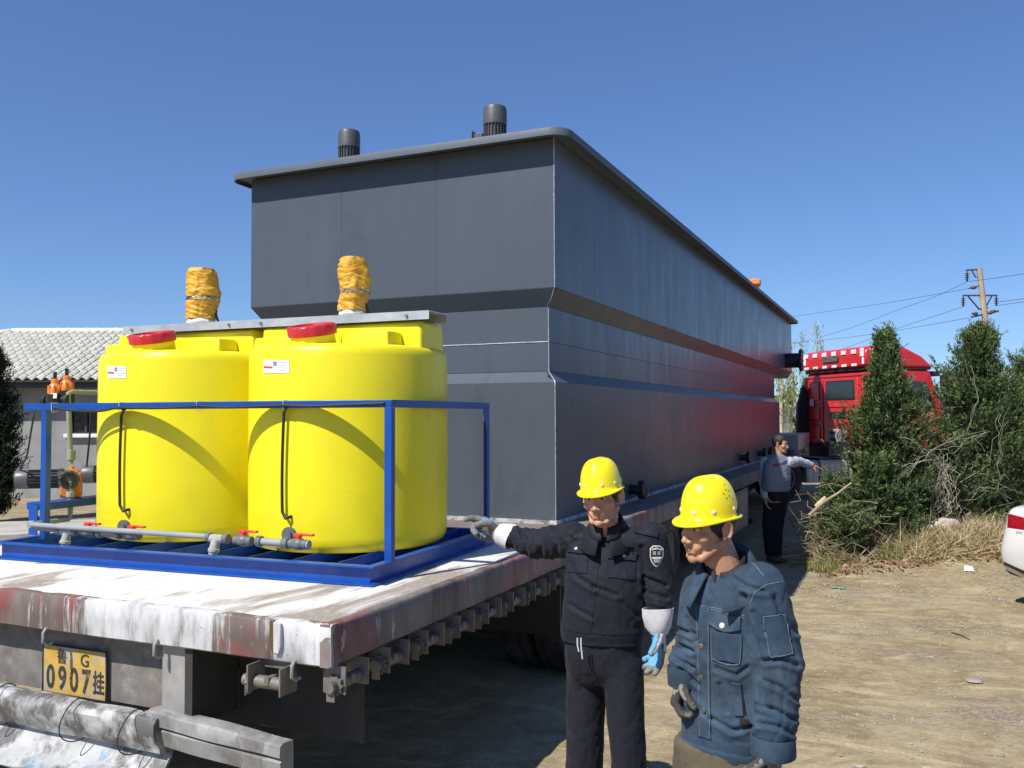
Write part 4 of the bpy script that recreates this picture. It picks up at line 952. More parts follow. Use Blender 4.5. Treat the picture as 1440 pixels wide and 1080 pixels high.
M_skin = pm('skin', (.50, .265, .17), .5, var=.14, vs=22, bump=.3, bs=120, bd=.003, sss=.08, dirt=((.50, .22, .15), 16, .5, .3, None, .5)); M_skin2 = pm('tanned_skin', (.43, .225, .135), .48, var=.16, vs=20, bump=.3, bs=110, bd=.003, sss=.08, dirt=((.28, .12, .07), 14, .5, .3, None, .5))
M_lip = pm('lips', (.36, .12, .10), .5); M_lip2 = pm('lips_dry', (.30, .13, .10), .55); M_hair = pm('black_hair', (.014, .012, .011), .6, bump=.6, bs=120, bst=(1, 1, .2)); M_brow = pm('brow', (.02, .014, .011), .7); M_eye = pm('eye_white', (.42, .38, .34), .3)
def cloth(name, col, rough=.85, weave=420, var=.18, dirt=None, dirt2=None, fadecol=None, bump=.5):
    m, nt, b, co = newmat(name)
    n1 = nz(nt, co, 7, 6, .65); c = ramp(nt, n1, ((.3, tuple(x*(1-var) for x in col)), (.7, tuple(min(1, x*(1+var)) for x in col))))
    for dd in (dirt, dirt2):
        if dd:
            dc, ds, th, so, dst, am = dd; k = ramp(nt, nz(nt, co, ds, 7, .68, dst), ((th, (0,0,0)), (min(1, th+so), (am,)*3))); c = mixc(nt, k, c, dc)
    wv = nz(nt, co, weave, 2, .5, (1, .25, 1)); c = mixc(nt, ramp(nt, wv, ((.35, (.22,)*3), (.65, (0,0,0)))), c, tuple(x*.55 for x in col))
    nt.links.new(c, b.inputs['Base Color']); b.inputs['Roughness'].default_value = rough; b.inputs['Specular IOR Level'].default_value = .18
    b.inputs['Sheen Weight'].default_value = .04; b.inputs['Sheen Roughness'].default_value = .5
    setbump(nt, b, math_(nt, 'ADD', math_(nt, 'MULTIPLY', wv, .12), nz(nt, co, 34, 5, .65)), bump, .006); return m
M_navy = cloth('navy_uniform', (.0125, .0145, .024), .72, dirt=((.05, .05, .06), 13, .62, .1, (1, 1, .6), .5)); M_navyt = cloth('navy_trousers', (.013, .0145, .022), .8, dirt=((.11, .10, .095), 11, .64, .12, (1, 1, .5), .5))
M_denim = cloth('faded_denim', (.031, .056, .090), .85, var=.28, dirt=((.078, .120, .168), 5, .48, .20, None, .7), dirt2=((.020, .026, .029), 3.2, .50, .16, None, .8)); M_denimw = cloth('denim_seam', (.16, .20, .24), .9); M_khaki = cloth('khaki_trousers', (.105, .088, .060), .9, dirt=((.055, .045, .03), 8, .52, .2, None, .7))
M_navyd = pm('navy_dark_cloth', (.008, .008, .011), .8); M_silver = pm('silver_button', (.72, .70, .66), .3, .4); M_brass = pm('worn_brass', (.20, .16, .10), .5, .6)  # first one: near-black navy cloth for inner collar, tapes, zip and slits
M_gwh = cloth('white_glove', (.60, .60, .62), .9, weave=260, var=.1, dirt=((.40, .39, .37), 14, .60, .2, None, .5)); M_gblue = cloth('blue_glove', (.13, .34, .56), .8, weave=260, dirt=((.4, .42, .42), 16, .55, .2, None, .6)); M_ggrey = cloth('grimy_glove', (.22, .215, .185), .9, weave=260, var=.3, dirt=((.06, .055, .048), 15, .48, .2, None, .8)); M_gdark = cloth('blackened_glove', (.060, .054, .048), .85, weave=260, var=.35, dirt=((.38, .35, .31), 11, .56, .14, None, .7))
M_leath = pm('shoe_black', (.022, .021, .02), .55, dirt=((.22, .18, .12), 8, .48, .25, None, .7))

# ---- guard in navy uniform
TH = rad(14); gf = BH*math.cos(TH)-RH*math.sin(TH); gr = gf.cross(UP)          # facing, his right
GB = atd(848, 900, 3.8); GP = thing('person', 'man in navy guard uniform and yellow hard hat reaching a gloved hand over the deck', 'person', V(GB.x, GB.y, 0), 'people on the yard')
def bodyring(px, py, dpt, hw, dp, ax_, fw_): c = atd(px, py, dpt); return (c, ax_*hw, fw_*dp)
hd = 3.81
hc = atd(846, 697, 3.78); hax = head_axes(BH*math.cos(rad(24))-RH*math.sin(rad(24)), rad(5), rad(-4))
sR, eR, wR = atd(806, 757, 3.90), atd(753, 765, 4.05), atd(704, 750, 4.15)
sL, eL, wL = atd(915, 757, 3.72), atd(929, 822, 3.70), atd(926, 880, 3.63)
hipR, kneeR, ankR = atd(826, 915, 3.85), atd(822, 1070, 3.83), atd(820, 1193, 3.88)
hipL, kneeL, ankL = atd(875, 915, 3.75), atd(884, 1070, 3.70), atd(888, 1198, 3.73)
nb = atd(853, 757, 3.83)
hR = (wR, (-RH*.84+FW*.38+UP*.30), (-UP*.45+BH*.75-RH*.15), (BH*.35+UP*.9))
hL = (wL+UP*-.005, (-UP*1+BH*.12+RH*.03), (-RH*.95+BH*.1), (BH*.85-RH*.35))
mb = MB(); Pg = head(mb, hc, hax, 1.0, nb)
ring_body(mb, [bodyring(852, 752, 3.83, .06, .05, gr, gf), bodyring(856, 775, 3.82, .16, .085, gr, gf), bodyring(854, 830, 3.8, .16, .1, gr, gf), bodyring(849, 895, 3.8, .125, .09, gr, gf), bodyring(849, 945, 3.8, .115, .085, gr, gf)])
for pts in ((sR, eR, wR), (sL, eL, wL)): limb(mb, pts, (.052, .04, .028))
for pts in ((hipR, kneeR, ankR), (hipL, kneeL, ankL)): limb(mb, pts, (.062, .05, .036))
hand(mb, *hR, grow=-.004, curl=(.85, 1.0, .6), idx=(.30, .45, .3)); hand(mb, *hL, grow=-.004, curl=(.35, .4, .25), idx=(.2, .3, .2), thumb=(.35, .3, .2))
for a, f in ((ankR, gf), (ankL, gf)): mb.cap(V(a.x, a.y, .05), V(a.x, a.y, .05)+f*.14, .032, .025)
body = organic(mb, .0046, 2)
obj('body', body, M_skin, GP, smooth=180)
face_bits(GP, Pg, hax, 1., None, M_hair, M_brow, M_eye, (M_lip, M_skin))
obj('hair', hair_cap(hc, hax, 1.0), M_hair, GP, smooth=60)
helmet(GP, hc, hax, .86)
mb = MB()
ring_body(mb, [bodyring(855, 752, 3.83, .085, .07, gr, gf), bodyring(856, 762, 3.83, .150, .085, gr, gf), bodyring(857, 779, 3.82, .185, .108, gr, gf), bodyring(856, 805, 3.81, .188, .128, gr, gf), bodyring(852, 840, 3.8, .180, .132, gr, gf), bodyring(849, 872, 3.8, .180, .136, gr, gf), bodyring(848, 884, 3.8, .184, .138, gr, gf)])
limb(mb, (sR+V(0,0,-.005), eR, eR.lerp(wR, .72)), (.080, .066, .045)); limb(mb, (nb+V(0,0,-.03), sR), (.05, .066)); limb(mb, (nb+V(0,0,-.03), sL), (.05, .066))
limb(mb, (sL, eL, eL.lerp(wL, .70)), (.074, .064, .052))
jk = organic(mb, .0066, 6, folder([(nb, atd(850, 890, 3.8), .55), (sR, eR, 1.0), (eR, wR, 1.0), (sL, eL, .8), (eL, wL, 1.0)], 0.006, 9, 1.3, 3, dep=.008, px=[
    (2.6, 1, (716, 742), (721, 774)), (3, 1.2, (733, 744), (741, 782)), (3, 1.1, (757, 743), (762, 786)), (3.2, 1, (780, 742), (784, 785)), (3, .9, (795, 750), (818, 772)), (3, .8, (802, 790), (812, 812), (835, 826)),
    (2.8, 1.1, (906, 812), (936, 824)), (2.8, 1.2, (905, 832), (938, 841)), (2.6, 1, (908, 852), (940, 860)), (2.4, .9, (908, 868), (938, 872)), (3.2, 1, (902, 770), (908, 830)), (3, .8, (872, 845), (898, 868)), (3, .7, (800, 850), (832, 868)), (2.8, .7, (835, 825), (870, 838))]))
gj = obj('jacket', jk, M_navy, GP, smooth=180); bj = bv_of(jk)
# gathered hem band, collar, pockets, zip, badge
mb = MB(); ring_body(mb, [bodyring(848, y_, 3.8, .178+.004*math.sin(i*1.6), .132+.004*math.sin(i*1.6), gr, gf) for i, y_ in enumerate((880, 884, 890, 896, 900))], 60); obj('hem_band', organic(mb, .008, 2, folder([(atd(848, 880, 3.8), atd(848, 900, 3.8), .5)], .004, 4, 9, 5, .001)), M_navy, gj, smooth=180)
def collar(par, nb, X, Y, m_, r0, r1, r2, h_back, h_front, drop, t0, t1, n=36, nm='collar', th=.006, gap=.02):
    "stand-and-fall collar: inner top edge, rolled edge, fallen leaf"
    A = []
    for t in np.linspace(t0, t1, n):
        cs_, sn = math.cos(t), math.sin(t); k = .5+.5*sn; hz = h_back+(h_front-h_back)*k
        q = lambda r, z, yy: nb+X*(r*cs_)+Y*(r*.94*sn+yy)+UP*z
        A.append([q(r0, hz-.045, .004), q(r0+.002, hz-.008, .004), q((r0+r1)/2, hz+.002, .005), q(r1, hz-.008, .007), q(r2, hz-drop*(1+.35*k), .012+gap*k)])
    mb = MB(); mb.quadgrid(A); o = obj(nm, mb, m_, par, smooth=180); s = o.modifiers.new('s', 'SOLIDIFY'); s.thickness = th; s.offset = 0
    return o
nbc = atd(854, 748, 3.825)
collar(gj, nbc, gr, gf, M_navyd, .060, .068, .079, .085, .022, .035, rad(-262), rad(82), nm='inner_collar', th=.010)
collar(gj, nbc+UP*-.012, gr, gf, M_navy, .076, .087, .124, .070, .004, .056, rad(-256), rad(76))
for q, nm in (([(800, 766), (830, 768), (828, 779), (799, 777)], 'pocket_flap'), ([(855, 771), (898, 777), (896, 789), (854, 785)], 'pocket_flap')): patch(bj, q, M_navy, gj, nm, .002, .006, bevel=.0015)
for q in ([(800, 780), (827, 782), (826, 807), (799, 805)], [(855, 788), (895, 792), (893, 816), (855, 812)]): patch(bj, q, M_navy, gj, 'pocket', .0005, .004, bevel=.0015)
patch(bj, [(872, 762), (892, 763), (892, 769), (872, 768)], M_navyd, gj, 'name_tape', .001, .0025); patch(bj, [(808, 751), (826, 751), (825, 758), (808, 757)], M_navyd, gj, 'name_tape', .001, .0025)
for px, py in ((839, 757), (811, 773), (878, 783), (824, 895)): button(bj, px, py, M_silver, gj, .0075, off=.008 if px in (811, 878) else .003)
seam(bj, [(848, 748), (842, 790), (836, 840), (831, 890)], M_navyd, gj, .0022, .001, 'zip'); seam(bj, [(858, 762), (853, 800), (848, 850), (843, 890)], M_navyd, gj, .0012)
seam(bj, [(884, 820), (905, 850), (908, 868)], M_navyd, gj, .003, .0, 'pocket_slit')
for q in ([(797, 738), (826, 735), (826, 741), (797, 745)], [(893, 742), (925, 748), (924, 756), (893, 749)]): patch(bj, q, M_navy, gj, 'epaulette', .002, .006, bevel=.0015)
M_bdg = pm('badge_black', (.016, .016, .02), .6); M_bdw = pm('badge_white', (.62, .62, .60), .6); M_bdgrey = pm('badge_grey', (.25, .25, .25), .6)
def shield(cx, cy, w_, h_, off, th, m_, nm, par):
    pts = [(-1, -.72), (-.55, -.98), (0, -1), (.55, -.98), (1, -.72), (.98, .1), (.75, .55), (.38, .85), (0, 1), (-.38, .85), (-.75, .55), (-.98, .1)]
    A = [hit(bj, cx+w_*a, cy+h_*b_, off+th) for a, b_ in pts]; B2 = [hit(bj, cx+w_*a, cy+h_*b_, off-.002) for a, b_ in pts]; c1, c2 = hit(bj, cx, cy, off+th), hit(bj, cx, cy, off-.002)
    if any(x is None for x in A+B2+[c1, c2]): return None
    mb = MB(); n = len(A); mb.add(A+B2+[c1, c2], [(i, (i+1) % n, 2*n) for i in range(n)]+[(n+i, 2*n+1, n+(i+1) % n) for i in range(n)]+[(i, n+i, n+(i+1) % n, (i+1) % n) for i in range(n)]); return obj(nm, mb, m_, par, smooth=0)
sb = shield(923, 782, 9.2, 15, .002, .001, M_bdw, 'badge', gj)
if sb:
    shield(923, 782, 8.0, 13.6, .004, .0006, M_bdg, 'badge_field', sb); 
    patch(bj, [(917.5, 784), (928.5, 784), (926.5, 791), (919.5, 791)], M_bdgrey, sb, 'emblem', .0055, .0006, 4, 4)
    patch(bj, [(916.5, 783), (929.5, 783), (929.5, 785), (916.5, 785)], M_bdw, sb, 'emblem', .006, .0006, 4, 2)
    vf = textmesh('保 安', 1, .0); mb = MB(); vs = [hit(bj, 923+p.x*4.6, 778-p.y*6, .0062) for p in vf[0]]
    if all(v is not None for v in vs): mb.add(vs, vf[1]); obj('lettering', mb, M_bdw, sb, smooth=0)
    for i in range(7):
        a = -.9+1.8*i/6; patch(bj, [(922.4+a*6.5, 770.2+a*a*1.5), (923.9+a*6.5, 770.2+a*a*1.5), (923.9+a*6.5, 772.4+a*a*1.5), (922.4+a*6.5, 772.4+a*a*1.5)], M_bdw, sb, 'emblem', .0055, .0006, 1, 1)
mb = MB(); ring_body(mb, [bodyring(848, 888, 3.8, .160, .122, gr, gf), bodyring(848, 915, 3.8, .168, .125, gr, gf), bodyring(849, 938, 3.8, .168, .118, gr, gf), bodyring(849, 958, 3.8, .14, .09, gr, gf)])
limb(mb, (hipR+UP*-.06, kneeR, ankR+UP*.0), (.092, .081, .078)); limb(mb, (hipL+UP*-.06, kneeL, ankL+UP*.0), (.090, .074, .072))
tr_ = organic(mb, .0095, 12, folder([(hipR, kneeR, .6), (kneeR, ankR, .9), (hipL, kneeL, .6), (kneeL, ankL, .9)], .010, 8, 1.6, 11)); to = obj('trousers', tr_, M_navyt, GP, smooth=180); bt = bv_of(tr_)
for dx in (0, 5): mb = MB(); h_ = atd(812+dx, 897, 3.645); mb.tube([h_, h_+V(0, 0, -.03), h_+V(.006, .0, -.055-.006*dx)], .003, 5); obj('drawstring', mb, M_gwh, to)
shoe(GP, ankR, gf, M_leath); shoe(GP, ankL, (gf+RH*.35), M_leath)
def glove(par, h_, curl, cuff_to, m_main, m_cuff, m_back=None, grow=.0028, idx=None, thumb=(.55, .5, .35), cl=.07, cr=.047, lab=None, spread=.1):
    mb = MB(); hand(mb, *h_, grow=grow, curl=curl, wrist=h_[0]-Vector(h_[1]).normalized()*.03, idx=idx, thumb=thumb, spread=spread)
    vf = organic(mb, .0036, 2, lambda p, n: .0012*noise.noise(p*70)); g = obj('glove', vf, m_main, par, smooth=180, label=lab); bvh = bv_of(vf)
    d = Vector(h_[1]).normalized(); S_, U_, _ = frame(d); W = h_[0]
    rr = [(.033, .030), (cr*.86, .0), (cr, -cl*.6), (cr*1.04, -cl), (cr*.98, -cl), (cr*.8, -.0), (.028, .028)]
    mb = MB(); mb.loft([[W+d*z+(S_*math.cos(a)+U_*math.sin(a))*(r*(1+.05*math.sin(a*3+z*40))) for a in np.linspace(0, 2*pi, 29)[:-1]] for r, z in rr], cap=False); obj('glove_cuff', mb, m_cuff, g, smooth=60)
    return g, vf
M_gpatch = M_gblue
def glove_back(g, vf, h_, m_, tmin, tmax, nsign=-1, smin=-1., smax=1.):
    "second colour on the back of the hand: faces of the glove that point away from the palm, lifted a hair"
    d = Vector(h_[1]).normalized(); n = (Vector(h_[2])-d*Vector(h_[2]).dot(d)).normalized(); s_ = Vector(h_[3]); s_ = (s_-d*s_.dot(d)-n*s_.dot(n)).normalized(); fs = []
    V_, F_ = vf
    for f in F_:
        c = sum((V_[i] for i in f), V(0,0,0))/len(f)-h_[0]; nn = (V_[f[1]]-V_[f[0]]).cross(V_[f[2]]-V_[f[0]])
        if nn.length < 1e-12: continue
        nn.normalize(); t = c.dot(d)
        if tmin < t < tmax and nn.dot(n)*nsign > .15 and smin < c.dot(s_) < smax: fs.append(f)
    if not fs: return
    idx = sorted({i for f in fs for i in f}); mp = {k: i for i, k in enumerate(idx)}; nrm = {k: V(0,0,0) for k in idx}
    for f in fs:
        q = (V_[f[1]]-V_[f[0]]).cross(V_[f[2]]-V_[f[0]])
        for i in f: nrm[i] += q
    mb = MB(); mb.add([V_[k]+nrm[k].normalized()*.0012 for k in idx], [tuple(mp[i] for i in f) for f in fs]); obj('glove_back', mb, m_, g, smooth=180)
g_, vf_ = glove(GP, hR, (.85, 1.0, .6), None, M_ggrey, M_gwh, idx=(.30, .45, .3), cr=.060, cl=.062, grow=.006, lab='grey palmed work glove with light blue back over the deck'); glove_back(g_, vf_, hR, M_gblue, .0, .10)
g_, vf_ = glove(GP, hL, (.35, .4, .25), None, M_ggrey, M_gwh, idx=(.2, .3, .2), grow=.0045, cr=.062, cl=.075, thumb=(.35, .3, .2), lab='white cuffed work glove with blue thumb, hanging down'); glove_back(g_, vf_, hL, M_gblue, .02, .15, 1); glove_back(g_, vf_, hL, M_gwh, .02, .09, -1)

# ---- worker in denim jacket
TW = rad(40); wf = BH*math.cos(TW)-RH*math.sin(TW); wr_ = wf.cross(UP)
WB = atd(1030, 900, 3.0); WP = thing('person', 'man in faded blue denim jacket and yellow hard hat, head bowed, at the front', 'person', V(WB.x, WB.y, 0), 'people on the yard')
hc = atd(996, 738, 2.99); hax = head_axes(BH*math.cos(rad(63))-RH*math.sin(rad(63)), rad(5), rad(3))
nb = atd(1022, 806, 3.0)
sL, eL, wL = atd(1070, 822, 2.87), atd(1094, 932, 2.84), atd(1088, 1047, 2.78)
sR, eR, wR = atd(992, 834, 3.14), atd(979, 893, 3.14), atd(963, 949, 3.02)
hipR, kneeR, ankR = atd(1000, 1060, 3.06), atd(992, 1240, 3.0), atd(1000, 1385, 3.08)
hipL, kneeL, ankL = atd(1046, 1062, 2.96), atd(1050, 1240, 2.9), atd(1052, 1400, 2.97)
hR = (wR, (-UP*.9-RH*.28+BH*.1), (RH*.65+BH*.35), (BH*.75-RH*.6)); hL = (wL, (-UP*1+BH*.1-RH*.05), (-RH*.8-BH*.5), (-RH*.45+BH*.9))
R2 = lambda px, py, hw, dp, dd=3.0: (atd(px, py, dd), wr_*hw, wf*dp)
mb = MB(); Pw = head(mb, hc, hax, 1.0, nb, .97)
ring_body(mb, [R2(1024, 800, .07, .055), R2(1030, 840, .16, .09), R2(1030, 920, .16, .1), R2(1024, 1010, .15, .1), R2(1022, 1080, .14, .1)])
for pts in ((sR, eR, wR), (sL, eL, wL)): limb(mb, pts, (.052, .04, .028))
for pts in ((hipR, kneeR, ankR), (hipL, kneeL, ankL)): limb(mb, pts, (.062, .05, .036))
hand(mb, *hR, grow=-.004, curl=(.85, .95, .6)); hand(mb, *hL, grow=-.004, curl=(.5, .6, .4))
for a in (ankR, ankL): mb.cap(V(a.x, a.y, .05), V(a.x, a.y, .05)+wf*.14, .032, .025)
obj('body', organic(mb, .0042, 2), M_skin2, WP, smooth=180)
face_bits(WP, Pw, hax, 1., None, M_hair, M_brow, M_eye, (M_lip2, M_skin2))
obj('hair', hair_cap(hc, hax, 1.0, -.045, .05), M_hair, WP, smooth=60)
helmet(WP, hc, hax, .84, holes=True, sz=1.16)
mb = MB()
ring_body(mb, [R2(1026, 806, .10, .08), R2(1030, 818, .165, .100), R2(1033, 838, .190, .125), R2(1034, 875, .196, .142), R2(1035, 930, .188, .148), R2(1033, 985, .178, .146), R2(1029, 1030, .168, .138), R2(1027, 1046, .162, .134)])
limb(mb, (sL+V(0,0,-.015), eL, wL+UP*.05), (.084, .082, .066)); limb(mb, (nb+V(0,0,-.05), sL), (.060, .076)); limb(mb, (nb+V(0,0,-.05), sR), (.055, .068))
limb(mb, (sR, eR, wR+UP*.035), (.078, .066, .052))
jk = organic(mb, .0062, 6, folder([(nb, atd(1020, 1040, 3.0), .6), (sL, eL, .7), (eL, wL, .9), (sR, eR, .9), (eR, wR, 1.0)], 0.0062, 7, 1.2, 21, .003, dep=.0095, px=[
    (4, 1.3, (1046, 838), (1053, 880), (1068, 926), (1073, 985)), (3.4, 1, (1072, 930), (1098, 927), (1122, 936)), (3.2, 1, (1076, 958), (1100, 968), (1122, 985)), (3.2, 1.1, (1068, 992), (1092, 1000), (1116, 1012)), (3, 1, (1068, 1018), (1095, 1022), (1114, 1032)), (3.4, .8, (1090, 840), (1102, 870), (1120, 890)), (3, .8, (1060, 860), (1075, 890)),
    (3, .9, (1008, 940), (1035, 950), (1052, 938)), (3, .9, (968, 985), (990, 1003)), (3.2, .8, (1000, 1010), (1030, 1028), (1060, 1022)), (3, .7, (965, 870), (980, 900)), (3, .8, (1012, 962), (1022, 1000)),
    (2.8, 1.2, (952, 884), (976, 892)), (2.8, 1.2, (948, 904), (974, 916)), (2.8, 1.2, (948, 924), (976, 940)), (2.6, 1, (955, 940), (986, 966)), (3, .8, (1030, 812), (1052, 826), (1075, 832)), (3, .7, (1005, 812), (1000, 836))]))
wj = obj('jacket', jk, M_denim, WP, smooth=180); bj = bv_of(jk)
mb = MB(); ring_body(mb, [R2(1026, y_, .160+.005*math.sin(i*1.4), .132+.005*math.sin(i*1.4)) for i, y_ in enumerate((1036, 1042, 1052, 1062, 1068))], 60); hb = organic(mb, .008, 2, folder([(atd(1018, 1036, 3), atd(1018, 1068, 3), .5)], .003, 4, 5, 4, .001)); obj('hem_band', hb, M_denim, wj, smooth=180)
# cuffs
for w0, d_, r in ((wL, UP, .069), (wR, UP, .058)):
    S_, U_, D_ = frame(d_); mb = MB(); mb.loft([[w0+D_*z+(S_*math.cos(a)+U_*math.sin(a))*(rr*(1+.04*math.sin(a*3+z*30))) for a in np.linspace(0, 2*pi, 37)[:-1]] for rr, z in ((r*.88, -.03), (r*.98, -.035), (r, -.03), (r, .025), (r*.98, .03), (r*.9, .028))], cap=False); obj('cuff', mb, M_denim, wj, smooth=50, bevel=0)
nbc = atd(1022, 795, 2.99)
collar(wj, nbc, wr_, wf, M_denim, .074, .088, .140, .062, -.030, .075, rad(-246), rad(66), th=.007, gap=.02)
mb = MB(); A = [[nbc+wr_*(.066*math.cos(t))+wf*(.062*math.sin(t)+.006)+UP*(z-.05*max(0, math.sin(t))) for z in (-.05, .035)] for t in np.linspace(rad(-262), rad(82), 30)]; mb.quadgrid(A); o = obj('collar_stand', mb, M_navyd, wj, smooth=60); so = o.modifiers.new('s', 'SOLIDIFY'); so.thickness = .005
# yoke seam, placket, flaps, pockets, arm patch
seam(bj, [(957, 842), (985, 851), (1020, 858), (1047, 866)], M_denimw, wj, .0013); seam(bj, [(957, 845), (985, 854), (1020, 861), (1047, 869)], M_denimw, wj, .0010)
patch(bj, [(978, 850), (998, 853), (1000, 1040), (982, 1034)], M_denim, wj, 'placket', .0006, .004, 4, 40, bevel=.001)
seam(bj, [(980, 850), (983, 940), (985, 1034)], M_denimw, wj, .0010, .005); seam(bj, [(997, 853), (997, 940), (999, 1036)], M_denimw, wj, .0010, .005)
def flap(px, py, w_, h_, sl, nm, pt=.35):
    pts = [(0, 0), (.5, .0), (1, 0), (1, .72), (.75, .9), (.5, 1.0), (.25, .88), (0, .66)]
    A = [hit(bj, px+w_*a, py+h_*b_+sl*a, .0075) for a, b_ in pts]; B2 = [hit(bj, px+w_*a, py+h_*b_+sl*a, -.001) for a, b_ in pts]
    if any(x is None for x in A+B2): return
    mb = MB(); mb.loft([A, B2]); obj(nm, mb, M_denim, wj, smooth=0, bevel=.0025)
    seam(bj, [(px+w_*a*.94+w_*.03, py+h_*b_*.88+sl*a) for a, b_ in pts[2:]], M_denimw, wj, .0009, .008)
flap(996, 860, 47, 26, 7, 'pocket_flap'); flap(953, 843, 21, 24, 4, 'pocket_flap')
patch(bj, [(1001, 887), (1044, 894), (1041, 934), (1002, 926)], M_denim, wj, 'pocket', .0005, .006, 8, 8, bevel=.0015)
seam(bj, [(1001, 887), (1002, 926), (1022, 935), (1041, 934), (1044, 894)], M_denimw, wj, .0010, .007)
patch(bj, [(1073, 867), (1103, 864), (1114, 920), (1083, 923)], M_denim, wj, 'sleeve_patch', .0005, .004, 8, 8, bevel=.001)
seam(bj, [(1073, 867), (1103, 864), (1114, 920), (1083, 923), (1073, 867)], M_denimw, wj, .0011, .005)
seam(bj, [(1054, 850), (1062, 832), (1078, 822), (1100, 818)], M_denimw, wj, .0014); seam(bj, [(1044, 782), (1062, 795), (1074, 810)], M_denimw, wj, .0013)
patch(bj, [(1028, 958), (1042, 961), (1046, 1006), (1033, 1006)], M_denim, wj, 'pocket_welt', .0008, .006, 4, 10, bevel=.0015); seam(bj, [(1042, 962), (1048, 1005)], M_navyd, wj, .004, .0, 'pocket_slit')
patch(bj, [(1040, 1010), (1053, 1012), (1054, 1023), (1041, 1020)], M_navyd, wj, 'torn_patch', .001, .003)
button(bj, 1017, 880, M_silver, wj, .0095, off=.0095)
for px, py in ((987, 908), (987, 951), (991, 998)): button(bj, px, py, M_brass, wj, .0088, off=.0055)
mb = MB(); ring_body(mb, [R2(1018, 1040, .165, .125), R2(1018, 1075, .172, .135), R2(1019, 1120, .175, .135)]); limb(mb, (hipR+UP*-.03, kneeR, ankR), (.105, .087, .075)); limb(mb, (hipL+UP*-.03, kneeL, ankL), (.105, .087, .075))
obj('trousers', organic(mb, .009, 12, folder([(hipR, kneeR, .7), (kneeR, ankR, 1), (hipL, kneeL, .7), (kneeL, ankL, 1)], .010, 8, 1.6, 31)), M_khaki, WP, smooth=180)
shoe(WP, ankR, wf, M_leath); shoe(WP, ankL, wf, M_leath)
g_, vf_ = glove(WP, hR, (.85, .95, .6), None, M_gdark, M_ggrey, cr=.046, cl=.03, lab='blackened work glove, half closed'); glove_back(g_, vf_, hR, M_ggrey, .0, .07)
g_, vf_ = glove(WP, hL, (.5, .6, .4), None, M_gdark, M_gwh, cr=.050, cl=.03, lab='dirty glove with white back'); glove_back(g_, vf_, hL, M_ggrey, .0, .08)

# ---- man in sweatshirt beside the trailer
SB = atd(1088, 784, 11.75); SB.z = 0
tf = (BH*math.cos(rad(-22))-RH*math.sin(rad(-22))); trr = tf.cross(UP)
SP = thing('person', 'bareheaded man in pale grey sweatshirt beside the trailer, one arm stretched out', 'person', SB, 'people on the yard')
D3 = 11.75; A3 = lambda px, py, dd=0.: atd(px, py, D3+dd)
hc = A3(1098, 624); hax = head_axes(BH*math.cos(rad(-52))-RH*math.sin(rad(-52)), rad(6)); nb = A3(1094, 641)
sR, eR, wR = A3(1076, 650, .03), A3(1073, 676, .05), A3(1076, 698, -.05); sL, eL, wL = A3(1109, 650, .0), A3(1124, 649, .12), A3(1140, 654, .2)
hipR, kneeR, ankR = A3(1084, 700), A3(1080, 742), A3(1083, 777); hipL, kneeL, ankL = A3(1099, 700), A3(1093, 742), A3(1092, 778)
hR = (wR, -UP+BH*.1, RH*1., BH*1.); hL = (wL, RH*.9-UP*.25+FW*.2, -UP*.9-BH*.2, BH*.8)
R3 = lambda px, py, hw, dp: (A3(px, py), trr*hw, tf*dp)
mb = MB(); Ps = head(mb, hc, hax, 1., nb)
ring_body(mb, [R3(1093, 643, .07, .06), R3(1092, 660, .15, .09), R3(1091, 690, .15, .1), R3(1090, 706, .14, .1)])
for pts in ((sR, eR, wR), (sL, eL, wL)): limb(mb, pts, (.05, .04, .03))
for pts in ((hipR, kneeR, ankR), (hipL, kneeL, ankL)): limb(mb, pts, (.075, .05, .036))
hand(mb, *hR, curl=(.4, .4, .3)); hand(mb, *hL, curl=(.15, .2, .15), spread=.14)
for a in (ankR, ankL): mb.cap(V(a.x, a.y, .05), V(a.x, a.y, .05)+tf*.14, .032, .025)
obj('body', organic(mb, .0075, 2), M_skin2, SP, smooth=180)
face_bits(SP, Ps, hax, 1., None, M_hair, M_brow, M_eye, (M_lip2, M_skin2))
obj('hair', hair_cap(hc, hax, 1.02, -.05, .06, True), M_hair, SP, smooth=60)
M_sweat = cloth('grey_sweatshirt', (.20, .225, .265), .9, var=.08); M_sleeve = cloth('pale_sleeve', (.42, .45, .52), .9, var=.08, dirt=((.12, .18, .34), 30, .58, .06, (1, 1, 3), .7)); M_dark = cloth('dark_trousers', (.013, .014, .018), .85)
mb = MB(); ring_body(mb, [R3(1093, 640, .075, .07), R3(1092, 646, .15, .09), R3(1092, 654, .20, .12), R3(1092, 670, .205, .135), R3(1091, 684, .205, .135), R3(1091, 691, .19, .125)]); limb(mb, (nb, sR), (.06, .07)); limb(mb, (nb, sL), (.06, .07))
jk = organic(mb, .012, 4, folder([(nb, A3(1091, 690), .8)], .010, 9, 1.4, 41)); sj = obj('sweatshirt', jk, M_sweat, SP, smooth=180); bj = bv_of(jk)
for pts in ((sR, eR, wR), (sL, eL, wL)):
    mb = MB(); limb(mb, pts, (.078, .064, .05)); obj('sleeve', organic(mb, .010, 3, folder([(pts[0], pts[1], 1), (pts[1], pts[2], 1.3)], .012, 16, 1.2, 44)), M_sleeve, sj, smooth=180)
patch(bj, [(1087, 653), (1098, 651), (1098, 654.5), (1087, 656.5)], pm('stripe_red', (.25, .03, .04), .8), sj, 'chest_stripe', .002, .003, 6, 3); patch(bj, [(1098, 651), (1110, 645.5), (1110, 649), (1098, 654.5)], pm('stripe_navy', (.03, .045, .12), .8), sj, 'chest_stripe', .002, .003, 6, 3)
